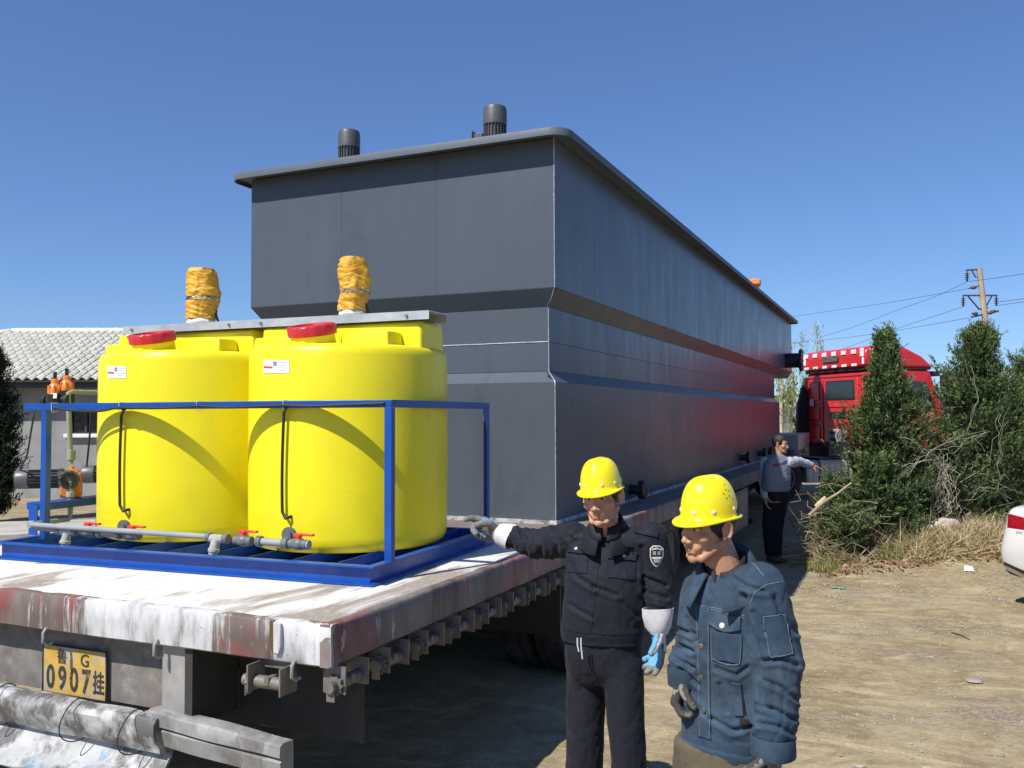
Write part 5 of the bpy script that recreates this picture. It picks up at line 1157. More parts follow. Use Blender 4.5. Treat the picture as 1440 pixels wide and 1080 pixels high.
mb = MB(); ring_body(mb, [R3(1091, 688, .155, .11), R3(1091, 704, .165, .12)]); limb(mb, (hipR, kneeR, ankR), (.095, .075, .068)); limb(mb, (hipL, kneeL, ankL), (.095, .075, .068)); obj('trousers', organic(mb, .012, 4, folder([(hipR, kneeR, .8), (kneeR, ankR, 1), (hipL, kneeL, .8), (kneeL, ankL, 1)], .012, 8, 1.5, 51)), M_dark, SP, smooth=180)
shoe(SP, ankR, tf, M_leath); shoe(SP, ankL, tf, M_leath)
# ------------------------------------------------------------------ house on the left
M_tile = pm('cream_roof_tile', (.70, .675, .57), .5, var=.08, vs=6, dirt=((.4, .38, .32), 8, .66, .15, None, .5), objvar=.12); M_wallg = pm('grey_render', (.27, .275, .27), .9, var=.14, vs=1.5, bump=.3, bs=30, dirt=((.16, .16, .155), 2.2, .52, .2, (1, 1, .4), .7))
M_dark = pm('window_dark', (.012, .014, .017), .12, spec=.6); M_fr = pm('window_frame_dark', (.05, .05, .055), .5); M_sill = pm('white_sill', (.75, .75, .73), .6, var=.08); M_fascia = pm('dark_fascia', (.05, .048, .045), .7)
HX = RH; HY = V(-BH.x, -BH.y, 0)                      # along the wall, away from the camera
hc0 = atd(70, 590, 21.4); HO = V(hc0.x, hc0.y, 0)
def H(x, y, z): return HO+HX*x+HY*y+UP*z
HS = thing('tile_roof_house', 'grey rendered house with a cream pantile roof behind the pumps', 'house', H(0, 2, 0))
wx = lambda px: (px-70)/FPX*21.4
w0, w1 = wx(97), wx(141); zs, zt_ = 1.55, 2.22
for q in ((-6.5, w0, 0, 2.85), (w1, 6, 0, 2.85), (w0, w1, 0, zs), (w0, w1, zt_, 2.85)):
    mb = MB(); mb.box(H((q[0]+q[1])/2, .12, (q[2]+q[3])/2), (q[1]-q[0], .24, q[3]-q[2]), (HX, HY, UP)); obj('wall', mb, M_wallg, HS)
mb = MB(); mb.box(H(-.2, 4.1, 1.45), (12.0, 7.6, 2.85), (HX, HY, UP)); obj('wall', mb, M_wallg, HS)
mb = MB()
for a, b_ in (((w0, zs), (w0, zt_)), ((w1, zs), (w1, zt_)), ((w0, zt_), (w1, zt_)), ((w0, zs), (w1, zs)), (((w0+w1)/2, zs), ((w0+w1)/2, zt_))): mb.bar(H(a[0], .1, a[1]), H(b_[0], .1, b_[1]), .05, .06)
wf_ = obj('window', mb, M_fr, HS); mb = MB(); mb.box(H((w0+w1)/2, .13, (zs+zt_)/2), (w1-w0, .008, zt_-zs), (HX, HY, UP)); obj('pane', mb, M_dark, wf_)
mb = MB(); mb.box(H((w0+w1)/2, -.03, zs-.05), (w1-w0+.16, .16, .09), (HX, HY, UP)); obj('sill', mb, M_sill, wf_, bevel=.01)
mb = MB(); mb.box(H(-.2, -.42, 2.72), (12.6, .05, .16), (HX, HY, UP)); mb.box(H(-.2, -.2, 2.78), (12.6, .44, .03), (HX, HY, UP)); obj('fascia', mb, M_fascia, HS)
# roof slope: tiles as pieces where they can be seen, the rest joined
E0 = H(0, -.55, 2.84); RR = H(0, 3.3, 4.34); SL = (RR-E0); SLn = SL.normalized(); RN = HX.cross(SLn).normalized()
TW, RWS = .215, 13; RL = SL.length/RWS
def tile_rings(z0=0.):
    P = []
    for yy, zz in ((-.02, .030), (RL*.5, .018), (RL*1.1, .0)):
        P.append([V((i/10-.5)*TW, yy, zz+(.032*math.sin(i/10*2*pi-.6))) for i in range(11)])
    return P
def tile_mb():
    mb = MB(); P = tile_rings(); mb.quadgrid(P); Q = [p-V(0, 0, .016) for p in P[0]]; n = len(P[0]); o = len(mb.v); mb.v += [tuple(q) for q in Q]; mb.f += [(i, o+i, o+i+1, i+1) for i in range(n-1)]; return mb
tmb = tile_mb(); tme = meshof('roof_tile', tmb.v, tmb.f, M_tile, 50)
Mx = Matrix((HX, SLn, RN)).transposed().to_4x4()
rest = MB()
for r in range(RWS):
    for c in range(-38, 30):
        x = c*TW; yl = r/RWS
        hip = -6.3+yl*3.55+ (3.3*yl)*0
        if x < hip: continue
        q = E0+HX*x+SL*(r/RWS)
        M_ = Matrix.Translation(q+V(0, 0, random.uniform(-.003, .003))) @ Mx
        if -9 <= c <= 9: piece('roof_tile', tme, HS, M_)
        else: rest.add([M_ @ Vector(v) for v in tmb.v], tmb.f)
obj('roof_tiles', rest, M_tile, HS, smooth=50, kind='stuff')
mb = MB(); mb.loft([[E0+HX*-6.4, E0+HX*6.4, RR+HX*6.4, RR+HX*-2.8], [p-UP*.06 for p in (E0+HX*-6.4, E0+HX*6.4, RR+HX*6.4, RR+HX*-2.8)]]); mb.loft([[E0+HX*-6.4-UP*.02, RR+HX*-2.8, RR+HX*6.4, H(6.4, 7.2, 2.84), H(-6.4, 7.2, 2.84)], [p-UP*.05 for p in (E0+HX*-6.4-UP*.02, RR+HX*-2.8, RR+HX*6.4, H(6.4, 7.2, 2.84), H(-6.4, 7.2, 2.84))]]); obj('roof_deck', mb, M_fascia, HS, smooth=0)
for k in range(34):
    a = RR+HX*(-2.8+k*.27); mb = MB(); mb.cap(a+UP*.02, a+HX*.25+UP*.02, .075, .085, 10); obj('ridge_tile', mb, M_tile, HS)
for k in range(20):
    a = (E0+HX*-6.4).lerp(RR+HX*-2.8, k/20); b_ = (E0+HX*-6.4).lerp(RR+HX*-2.8, (k+.95)/20); mb = MB(); mb.cap(a+UP*.03, b_+UP*.02, .085, .075, 10); obj('ridge_tile', mb, M_tile, HS)

# ------------------------------------------------------------------ plants
def leafmat(name, stops, rough=.6):
    m, nt, b, co = newmat(name); at = nt.nodes.new('ShaderNodeAttribute'); at.attribute_name = 'tone'
    c = ramp(nt, at.outputs['Fac'], stops); nt.links.new(c, b.inputs['Base Color']); b.inputs['Roughness'].default_value = rough; b.inputs['Specular IOR Level'].default_value = .25
    tr = nt.nodes.new('ShaderNodeBsdfTranslucent'); nt.links.new(c, tr.inputs[0]); mx = nt.nodes.new('ShaderNodeMixShader'); mx.inputs[0].default_value = .18
    nt.links.new(b.outputs[0], mx.inputs[1]); nt.links.new(tr.outputs[0], mx.inputs[2]); nt.links.new(mx.outputs[0], nt.nodes['Material Output'].inputs[0]); return m
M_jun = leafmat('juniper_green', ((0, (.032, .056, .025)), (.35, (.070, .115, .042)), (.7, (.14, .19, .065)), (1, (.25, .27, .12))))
M_jdk = leafmat('dark_cypress', ((0, (.010, .020, .010)), (.6, (.022, .042, .016)), (1, (.055, .075, .024))))
M_dead = leafmat('dead_juniper', ((0, (.11, .045, .022)), (.6, (.22, .10, .045)), (1, (.36, .19, .09))))
M_straw = leafmat('dry_grass', ((0, (.24, .18, .09)), (.5, (.46, .37, .20)), (1, (.66, .57, .36))), .8); M_wil = leafmat('willow_green', ((0, (.10, .15, .035)), (1, (.28, .33, .10))))
M_bark = pm('juniper_bark', (.11, .075, .05), .9, var=.3, vs=14, st=(3, 3, .4), bump=.6, bs=30); M_twig = pm('dry_twig', (.27, .21, .14), .9, var=.35, vs=9, objvar=.45); M_log = pm('split_wood', (.48, .37, .22), .8, var=.15, vs=10); M_vine = pm('dry_vine', (.44, .39, .29), .9, var=.25)
RNG = np.random.default_rng(11)
def leaves(name, C, D, Ln, Wd, tone, mat_, parent=None, **kw):
    "C centres, D directions (n,3): one small pointed leaf each, as real faces"
    n = len(C); T = np.array(origin(parent)) if parent else np.zeros(3)
    D = D/np.linalg.norm(D, axis=1)[:, None]; R = RNG.normal(size=(n, 3)); S = np.cross(D, R); S /= np.linalg.norm(S, axis=1)[:, None]
    Nn = np.cross(S, D); bend = (RNG.random(n)-.5)[:, None]*.3
    v = np.empty((n, 4, 3)); L_ = Ln[:, None]; W_ = Wd[:, None]
    v[:, 0] = C-D*L_*.5; v[:, 1] = C+S*W_*.5-D*L_*.05; v[:, 2] = C+D*L_*.5+Nn*L_*bend; v[:, 3] = C-S*W_*.5-D*L_*.05
    v = v.reshape(-1, 3)-T
    me = bpy.data.meshes.new(name); me.vertices.add(4*n); me.vertices.foreach_set('co', v.ravel()); me.loops.add(4*n); me.loops.foreach_set('vertex_index', np.arange(4*n, dtype=np.int32)); me.polygons.add(n); me.polygons.foreach_set('loop_start', np.arange(0, 4*n, 4, dtype=np.int32)); me.update(calc_edges=True)
    at = me.attributes.new('tone', 'FLOAT', 'POINT'); at.data.foreach_set('value', np.repeat(tone, 4).astype(np.float32))
    me.materials.append(mat_); o = bpy.data.objects.new(name, me); COL.objects.link(o)
    if parent: o.parent = parent
    for k, v_ in kw.items(): o[k] = v_
    return o
def juniper(name, lab, base, h, r, seed, nb_=300, mat_=M_jun, prof=None, sp=11, up=.75, lf=.065, cat='tree', group=None, grp_spray=9, low=.03, lean=(0, 0), twigs=0):
    rg = np.random.default_rng(seed); base = Vector(base); T = thing(name, lab, cat, base, group)
    prof = prof or (lambda t: (1-t)**.8*(.55+.45*min(1, t/.18)))
    tip = base+UP*h+V(lean[0], lean[1], 0); mb = MB(); mb.tube([base.lerp(tip, t)+V(.03*math.sin(t*7+seed), .03*math.cos(t*6), 0)*h*.3 for t in np.linspace(-.01, .96, 14)], [max(.006, .022*h*(1-t)**.8) for t in np.linspace(0, .97, 14)], 7)
    C, D, Ln, Wd, To = [], [], [], [], []
    lumps = rg.random((60, 3))
    for i in range(nb_):
        t = low+(1-low)*rg.random()**1.15; a = rg.random()*2*pi
        R = r*prof(t)*(.55+.62*rg.random())*(1+.55*noise.noise(V(math.cos(a)*1.5+seed, math.sin(a)*1.5, t*5)))
        o = np.array(base.lerp(tip, t)); u = up+.5*t; d0 = np.array([math.cos(a), math.sin(a), u*(.6+.6*rg.random())]); d0 /= np.linalg.norm(d0); ln = max(.08, R/math.hypot(d0[0], d0[1])*.92)
        if i % 5 == 0 and ln > .15: mb.tube([Vector(o), Vector(o+d0*ln*.5-np.array([0, 0, .02])), Vector(o+d0*ln*.95)], [.010*h/3, .006, .002], 4)
        bt = rg.random()*.45+.12*(t > .8)
        for j in range(sp):
            s = (.18+.86*rg.random()**.75) if ln > .2 else rg.random()*1.05
            c = o+d0*ln*s+rg.normal(size=3)*.030*(1+h/6); sd = d0+rg.normal(size=3)*.45+np.array([0, 0, .35]); sd /= np.linalg.norm(sd)
            sl_ = (.09+.09*rg.random())*(.6+.13*h); n = grp_spray
            for k in range(n):
                f = k/(n-1); q = c+sd*sl_*(f-.3); dd = sd+rg.normal(size=3)*.42
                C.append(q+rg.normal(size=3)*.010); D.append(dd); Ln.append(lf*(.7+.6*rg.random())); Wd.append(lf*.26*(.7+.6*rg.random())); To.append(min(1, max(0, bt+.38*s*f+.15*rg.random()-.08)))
    for i in range(twigs):
        a = rg.random()*2*pi; t = .05+.6*rg.random(); o = base.lerp(tip, t); R = r*prof(t)*(.8+.4*rg.random()); d = V(math.cos(a), math.sin(a), .25+.5*rg.random()); s = V(*(rg.normal(size=3)*.10))
        tm_ = MB(); tm_.tube([o, o+d*R*.4+s, o+d*R*.75+s*.4+UP*.05, o+d*R*1.05+s], [.006, .0045, .003, .0015], 4); obj('bare_twig', tm_, M_vine, T, smooth=60)
    obj('trunk', mb, M_bark, T, smooth=60)
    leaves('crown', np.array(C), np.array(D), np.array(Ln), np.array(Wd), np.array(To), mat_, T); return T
def gpt(px, py, d):
    p = atd(px, py, d); return V(p.x, p.y, gh(p.x, p.y)-.03)
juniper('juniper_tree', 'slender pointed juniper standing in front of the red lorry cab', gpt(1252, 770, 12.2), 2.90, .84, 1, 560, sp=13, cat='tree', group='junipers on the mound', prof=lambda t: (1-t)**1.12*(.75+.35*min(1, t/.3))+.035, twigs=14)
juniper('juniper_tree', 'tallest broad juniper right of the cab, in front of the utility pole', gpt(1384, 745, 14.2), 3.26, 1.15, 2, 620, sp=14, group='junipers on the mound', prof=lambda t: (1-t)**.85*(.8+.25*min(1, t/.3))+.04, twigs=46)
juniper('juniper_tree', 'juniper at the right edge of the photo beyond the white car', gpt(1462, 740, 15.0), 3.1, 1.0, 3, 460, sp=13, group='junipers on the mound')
juniper('juniper_shrub', 'spreading green juniper shrub low in front of the slender juniper', gpt(1232, 745, 11.6), 1.0, .55, 4, 190, sp=12, prof=lambda t: (1-t*.75)**.8, up=.45, cat='shrub', group='juniper shrubs on the mound')
juniper('juniper_shrub', 'round dark juniper shrub beside the pile of cut branches', gpt(1196, 772, 11.2), .52, .34, 5, 120, sp=11, prof=lambda t: math.sin(pi*min(1, .25+t*.75)), up=.4, cat='shrub', group='juniper shrubs on the mound')
juniper('juniper_shrub', 'yellowish juniper sprout behind the cut branches', gpt(1168, 720, 11.9), .95, .38, 6, 130, sp=9, up=.6, cat='shrub', group='juniper shrubs on the mound')
juniper('juniper_shrub', 'juniper shrub filling the gap under the tallest juniper', gpt(1330, 735, 12.8), 1.25, .75, 7, 120, sp=11, up=.5, twigs=40, cat='shrub', group='juniper shrubs on the mound', prof=lambda t: (1-t*.8)**.7)
juniper('dead_juniper', 'rust brown dead juniper between the two green junipers', gpt(1284, 745, 12.3), 1.35, .30, 8, 70, M_dead, sp=8, up=.8, cat='shrub')
juniper('cypress_tree', 'dark cypress at the left edge of the photo', atz(-14, 735, .0), 3.15, .62, 9, 480, M_jdk, sp=13, low=.02, prof=lambda t: (1-t)**.55*(.75+.25*min(1, t/.2)))
# thin willow and hedge behind the trailer's far end
def willow(px, d, h, seed, lab, n=26, spread=.9):
    rg = np.random.default_rng(seed); b = atd(px, 600, d); b = V(b.x, b.y, 0); T = thing('willow_tree', lab, 'tree', b, 'young willows far behind the trailer'); mb = MB(); mb.tube([b, b+UP*h*.5, b+UP*h*.8+RH*.1], [.09, .06, .02], 7); C, D = [], []
    for i in range(n):
        a = rg.random()*6.28; s = b+UP*h*(.55+.42*rg.random()); q = s+V(math.cos(a), math.sin(a), .25)*spread*(.4+.6*rg.random()); e = q-UP*(.8+1.6*rg.random())*h/4
        P = [s, s.lerp(q, .6)+UP*.2, q, q.lerp(e, .5)+V(.1*math.cos(a), .1*math.sin(a), 0), e]; mb.tube(P, [.02, .013, .009, .006, .004], 4)
        for k in range(46):
            f = rg.random(); p = q.lerp(e, f)+V(*(rg.normal(size=3)*.07)); C.append(p); D.append((rg.normal()*.4, rg.normal()*.4, -1))
    obj('trunk', mb, M_vine, T, smooth=60); n_ = len(C); leaves('crown', np.array(C), np.array(D), .12+.08*RNG.random(n_), .03+.015*RNG.random(n_), RNG.random(n_), M_wil, T)
willow(1099, 34, 5.0, 1, 'sparse willow with yellow green hanging twigs just past the tank end', 16); willow(1118, 38, 4.6, 2, 'second sparse willow nearer the red cab', 14); willow(1146, 40, 6.2, 3, 'bare willow top showing above the red cab roof', 14, .6)
mb = MB(); p, q = atd(1070, 600, 44), atd(1150, 600, 46); mb.bar(V(p.x, p.y, 1.05), V(q.x, q.y, 1.05), 2.1, .25, up=BH) ; W_ = thing('boundary_wall', 'pale grey boundary wall far behind the trailer', 'wall', V(p.x, p.y, 0)); obj('wall_panel', mb, M_conc, W_)
mb = MB(); mb.bar(V(p.x, p.y, 2.2), V(q.x, q.y, 2.2), .22, .5, up=BH); obj('coping', mb, pm('slate_coping', (.12, .15, .19), .7), W_)
juniper('hedge_bush', 'dark bush against the boundary wall beside the cab', atd(1126, 612, 27)*1.0-UP*atd(1126, 612, 27).z, 2.0, .55, 12, 120, sp=10, lf=.12, cat='shrub')
# far tree line all round the yard so that the horizon is closed
rg = np.random.default_rng(5); C, D = [], []
for i in range(420):
    a = rg.random()*2*pi; d = 110+60*rg.random(); x, y = d*math.cos(a), d*math.sin(a); hh_ = 3+4.5*rg.random()
    for k in range(60):
        C.append((x+rg.normal()*3, y+rg.normal()*3, hh_*rg.random()**.7)); D.append(rg.normal(size=3))
n_ = len(C); leaves('far_trees', np.array(C), np.array(D), .9+1.1*RNG.random(n_), .6+.5*RNG.random(n_), .3+.5*RNG.random(n_), M_jun, None, kind='stuff')
# ---- dry grass, twigs, vines, leaf litter, rubble on the mound
def ongr(x, y, z=0): return V(x, y, gh(x, y)+z)
def grass(name, pts, h0, h1, mat_, nbl, seed, lean=.5, **kw):
    rg = np.random.default_rng(seed); C, D, Ln = [], [], []
    for (x, y, r) in pts:
        for i in range(nbl):
            a, rr = rg.random()*6.28, r*math.sqrt(rg.random()); X, Y_ = x+rr*math.cos(a), y+rr*math.sin(a); L_ = h0+(h1-h0)*rg.random()**2; d = np.array([rg.normal()*lean, rg.normal()*lean, 1]); d /= np.linalg.norm(d)
            C.append(np.array([X, Y_, gh(X, Y_)])+d*L_*.48); D.append(d); Ln.append(L_)
    n_ = len(C); return leaves(name, np.array(C), np.array(D), np.array(Ln), .006+.006*RNG.random(n_), RNG.random(n_), mat_, None, kind='stuff', **kw)
gp = []
rg = np.random.default_rng(3)
for i in range(110):
    px, d = 1190+230*rg.random(), 10.7+2.0*rg.random(); p = atd(px, 760, d); gp.append((p.x, p.y, .16+.2*rg.random()))
grass('dry_grass', gp, .05, .36, M_straw, 70, 21, 1.3)
grass('trampled_straw', gp, .06, .26, M_straw, 130, 23, 3.)
gp2 = []
for i in range(46):
    px, d = 1150+150*rg.random(), 11.1+1.2*rg.random(); p = atd(px, 760, d); gp2.append((p.x, p.y, .14+.15*rg.random()))
grass('dry_weeds', gp2, .10, .55, M_straw, 34, 27, .8)
tp = [(lambda p: (p.x, p.y, .14))(atd(px, 780, d)) for px, d in ((1150, 10.9), (1165, 10.8), (1180, 11.0), (1250, 10.9), (1262, 11.0), (1158, 11.3))]
grass('green_weeds', tp, .05, .24, leafmat('weed_green', ((0, (.16, .17, .05)), (1, (.36, .34, .14)))), 190, 22, .45)
BP = atd(1174, 745, 11.3); BP = V(BP.x, BP.y, 0); TWG = thing('branch_pile', 'tangled pile of cut dry branches beside the man in the sweatshirt', 'brush pile', BP)
rg = np.random.default_rng(8)
for i in range(170):
    p = ongr(BP.x+max(-.45, rg.normal()*.27), BP.y+.1+rg.normal()*.36, .02+abs(rg.normal())*.30); d = V(rg.normal(), rg.normal(), rg.normal()*.45).normalized(); L_ = .25+.6*rg.random(); s = V(rg.normal(), rg.normal(), rg.normal())*.06; r = .0025+.006*rg.random()**2
    mb = MB(); mb.tube([p-d*L_/2, p-d*L_*.15+s, p+d*L_*.2-s*.5, p+d*L_/2+s], [r, r*.9, r*.7, r*.35], 5); obj('twig', mb, M_twig, TWG, smooth=60)
mb = MB(); mb.tube([atd(1147, 713, 11.2), atd(1154, 707, 11.2), atd(1161, 699, 11.2)], [.028, .036, .022], 9); obj('split_log', mb, M_log, TWG, smooth=50)
mb = MB(); mb.tube([atd(1138, 725, 11.1), atd(1158, 706, 11.1), atd(1178, 694, 11.1), atd(1197, 679, 11.1)], [.022, .02, .016, .010], 7); obj('long_branch', mb, M_twig, TWG, smooth=50)
def vine(pts, lab, n=9, spread=.12, seed=0, r=.0024):
    rg = np.random.default_rng(seed); P = [atd(*p) for p in pts]; T = thing('dry_vine', lab, 'vine', P[-1], 'dry vines over the junipers')
    for i in range(n):
        Q = []; o = [V(*(rg.normal(size=3)*spread)) for _ in P]
        for k in range(len(P)-1):
            for j in range(4):
                t = j/4; Q.append(P[k].lerp(P[k+1], t)+o[k].lerp(o[k+1], t)+V(*(rg.normal(size=3)*.018)))
        mb = MB(); mb.tube(Q, r*(.6+.7*rg.random()), 5); obj('stem', mb, M_vine, T, smooth=60)
vine([(1312, 640, 12.2), (1322, 668, 12.0), (1325, 700, 11.9), (1322, 735, 11.9)], 'thick bundle of straw coloured vine hanging between the junipers', 34, .12, 1)
vine([(1270, 600, 11.7), (1290, 628, 11.6), (1318, 650, 11.7), (1340, 672, 11.9)], 'thin dry vine crossing the slender juniper', 3, .08, 2); vine([(1395, 575, 13.0), (1402, 620, 12.9), (1412, 665, 12.9), (1420, 700, 12.9)], 'pale vine trailing down the tallest juniper', 3, .10, 3); vine([(1270, 672, 11.7), (1300, 645, 11.7), (1345, 622, 12.4), (1400, 612, 12.9)], 'arching pale vine looped across both junipers', 4, .09, 4); vine([(1365, 505, 13.2), (1372, 560, 13.0), (1366, 610, 12.9), (1380, 650, 12.9)], 'straight dry vine high on the tallest juniper', 2, .07, 5)
rg = np.random.default_rng(13); C, D, Ln = [], [], []
for i in range(1500):
    px, d = 1150+270*rg.random(), 10.5+1.9*rg.random(); p = atd(px, 780, d); C.append((p.x, p.y, gh(p.x, p.y)+.015+.02*rg.random())); D.append((rg.normal(), rg.normal(), rg.normal()*.35)); Ln.append(.03+.045*rg.random())
n_ = len(C); leaves('leaf_litter', np.array(C), np.array(D), np.array(Ln), np.array(Ln)*.6, RNG.random(n_), M_dead, None, kind='stuff')
M_rock = pm('pale_rubble', (.50, .46, .40), .9, var=.2, vs=9, bump=.7, bs=18, dirt=((.26, .22, .16), 7, .5, .2, None, .7)); M_stone = pm('gravel_stone', (.36, .325, .27), .9, var=.3, vs=3, objvar=.3)
def rock_mb(c, r, seed, n=10, m_=7, flat=.7):
    mb = MB(); mb.ell(c, (r, r*.85, r*flat), None, n, m_); c = Vector(c)
    for i, p in enumerate(mb.v): v = Vector(p)-c; k = 1+.45*noise.noise(v/r*1.1+V(seed, seed*.7, 0))+.18*noise.noise(v/r*3+V(seed, 0, 3)); mb.v[i] = tuple(c+v*k)
    return mb
def rock(px, py, d, r, nm, lab, cat, mat_=M_rock, flat=.7):
    p = atd(px, py, d); c = V(p.x, p.y, gh(p.x, p.y)+r*flat*.45); o = obj(nm, rock_mb(c, r, px*.1, 16, 11, flat), mat_, None, smooth=30, loc=V(c.x, c.y, gh(c.x, c.y)), label=lab, cat=cat); return o
rock(1322, 735, 11.9, .25, 'rubble_block', 'pale broken concrete block lying among the junipers', 'rubble'); rock(1185, 728, 11.5, .11, 'rubble_block', 'small pale rubble lump above the branch pile', 'rubble')
def litter_stone(px, py, r, lab, flat=.24):
    p = atz(px, py, 0); c = V(p.x, p.y, gh(p.x, p.y)+r*flat*.4); obj('stone', rock_mb(c, r, px*.3, 9, 6, flat), M_stone, None, smooth=25, loc=V(p.x, p.y, gh(p.x, p.y)), label=lab, cat='stone', group='loose stones on the dirt')
litter_stone(1370, 956, .066, 'flat pale stone alone on the right of the dirt yard'); litter_stone(1305, 1078, .04, 'pale stone at the bottom edge of the photo'); litter_stone(1310, 925, .02, 'tiny white stone left of the flat stone'); litter_stone(1210, 1077, .03, 'small stone on the dirt right of the denim worker')
rg = np.random.default_rng(17); mb = MB()
for i in range(3400):
    u = rg.random()
    if u < .55: px, py = 1120+330*rg.random(), 803+30*abs(rg.normal())
    elif u < .8: px, py = 1130+310*rg.random(), 868+28*rg.random()
    else: px, py = 1120+330*rg.random(), 830+250*rg.random()
    p = atz(px, min(py, 1085), 0); r = (.006+.014*rg.random()**3)*(1 if py < 850 else .8); c = V(p.x, p.y, gh(p.x, p.y)+r*.2); vs = []
    o = len(mb.v)
    pts = [V(1,0,0), V(0,1,0), V(-1,0,0), V(0,-1,0), V(.1,.1,.7), V(-.1,0,-.6)]; q = rg.random()*6; cs_, sn = math.cos(q), math.sin(q)
    mb.v += [tuple(c+V(v.x*cs_-v.y*sn, v.x*sn+v.y*cs_, v.z)*r*(.7+.6*rg.random())) for v in pts]; mb.f += [(o+a, o+(a+1) % 4, o+4) for a in range(4)]+[(o+(a+1) % 4, o+a, o+5) for a in range(4)]
obj('gravel', mb, M_stone, None, smooth=0, kind='stuff')
def scrap(px, py, w_, h_, nm, lab, mat_, seed):
    c = atz(px, py, 0); A = [[V(c.x+w_*(i/5-.5), c.y+h_*(j/4-.5), gh(c.x+w_*(i/5-.5), c.y+h_*(j/4-.5))+.012+.02*abs(noise.noise(V(i*.6+seed, j*.7, 0)))) for i in range(6)] for j in range(5)]; mb = MB(); mb.quadgrid(A); o = obj(nm, mb, mat_, None, smooth=180, loc=V(c.x, c.y, gh(c.x, c.y)), label=lab, cat='litter'); s = o.modifiers.new('s', 'SOLIDIFY'); s.thickness = .003
scrap(1363, 817, .10, .14, 'paper_scrap', 'white paper scrap on the gravel beside the car', pm('paper', (.8, .8, .8), .8), 1); scrap(1178, 829, .15, .07, 'plastic_scrap', 'turquoise plastic scrap flattened on the dirt', pm('turquoise_plastic', (.14, .36, .28), .7), 2)
mb = MB(); a, b_ = atz(1338, 890, .0), atz(1364, 898, .0); mb.tube([ongr(a.x, a.y, .01), ongr((a.x+b_.x)/2, (a.y+b_.y)/2, .016), ongr(b_.x, b_.y, .01)], [.006, .006, .003], 5); obj('stick', mb, M_bark, None, loc=ongr(a.x, a.y), label='thin dark stick lying alone on the dirt', cat='stick')
# ------------------------------------------------------------------ red lorry tractor
kp = atd(1222, 500, 20.7); KO = V(kp.x, kp.y, 0); ta = rad(49); TH_ = V(math.sin(ta), math.cos(ta), 0); TRt = V(math.cos(ta), -math.sin(ta), 0)
def CB(u, v, z): return KO-TRt*u+TH_*v+UP*z
M_cab = pm('cab_red', (.62, .018, .028), .32, var=.08, vs=2, coat=.3, dirt=((.30, .10, .09), 3, .58, .2, None, .35)); M_cabk = pm('cab_black_plastic', (.022, .022, .024), .55); M_refl = pm('reflector_white', (.80, .79, .80), .4, var=.05); M_glass = pm('cab_glass', (.015, .02, .025), .06, spec=.8, rvar=.02)
TT = thing('tractor_lorry', 'red high roofed lorry cab and chassis turned beyond the far end of the trailer', 'lorry', CB(1.2, -.5, 0))
CW = 2.42; AX = (-TRt, TH_, UP)
def cbox(nm, u0, u1, v0, v1, z0, z1, m_, par=TT, bv=.02, lab=None):
    mb = MB(); mb.box(CB((u0+u1)/2, (v0+v1)/2, (z0+z1)/2), (abs(u1-u0), abs(v1-v0), abs(z1-z0)), AX); return obj(nm, mb, m_, par, bevel=bv, label=lab)
def sect(nm, prof, u0, u1, m_, par=TT, bv=.03, inset=0.):
    "side profile (v, z) extruded across the cab"
    mb = MB(); mb.loft([[CB(u0, v, z) for v, z in prof], [CB(u1, v, z) for v, z in prof]]); return obj(nm, mb, m_, par, smooth=40, bevel=bv)
sect('cab_body', [(0, 1.12), (0, 2.98), (.25, 3.02), (1.75, 3.0), (2.15, 2.0), (2.22, 1.75), (2.25, .75), (1.55, .72), (1.45, 1.05), (.5, 1.05), (.42, 1.12)], .03, CW-.03, M_cab, bv=.05)
sect('roof_fairing', [(-.10, 3.06), (-.12, 3.40), (-.02, 3.53), (.5, 3.60), (1.05, 3.52), (1.5, 3.33), (1.85, 3.05)], -.01, CW+.01, M_cab, bv=.06)
sect('fairing_gasket', [(-.04, 2.985), (-.04, 3.058), (1.8, 3.05), (1.75, 3.005)], .02, CW-.02, M_cabk, bv=.01)
# rear wall pressings, window, grille, markers
cbox('rear_window', .52, 1.62, -.018, .012, 2.30, 2.78, M_cabk); mb = MB(); mb.box(CB(1.07, -.021, 2.54), (1.02, .006, .40), AX); obj('pane', mb, M_glass, TT, bevel=.002)
cbox('rear_rib', .10, 2.32, -.022, .01, 2.86, 2.93, M_cab); cbox('rear_rib', .40, .47, -.025, .01, 1.2, 2.84, M_cab); cbox('rear_rib', 1.72, 1.79, -.025, .01, 1.2, 2.84, M_cab); cbox('rear_rib', 1.80, 2.34, -.02, .01, 1.72, 1.78, M_cab); cbox('rear_rib', 1.80, 2.34, -.02, .01, 2.2, 2.24, M_cab); cbox('rear_rib', .5, 1.7, -.02, .01, 2.12, 2.17, M_cab)
cbox('rear_panel', 1.86, 2.26, -.03, .01, 1.30, 1.66, M_cab, bv=.025); cbox('rear_panel', 1.86, 2.26, -.03, .01, 1.82, 2.14, M_cab, bv=.025); cbox('rear_panel', 1.86, 2.26, -.03, .01, 2.30, 2.78, M_cab, bv=.025)
cbox('vent_grille', .85, 1.45, -.03, .01, 1.86, 2.02, M_cabk); cbox('roof_grille', .95, 1.55, -.14, -.10, 3.22, 3.38, M_cabk)
for i in range(4): cbox('grille_bar', .98, 1.52, -.15, -.138, 3.245+i*.033, 3.257+i*.033, M_galv, bv=.002)
for i in range(6):
    u = .30+i*.37; cbox('reflector', u, u+.17, -.135, -.115, 3.38+.0*i, 3.48, M_refl, bv=.004); cbox('reflector', u, u+.17, -.128, -.10, 3.09, 3.15, M_refl, bv=.004)
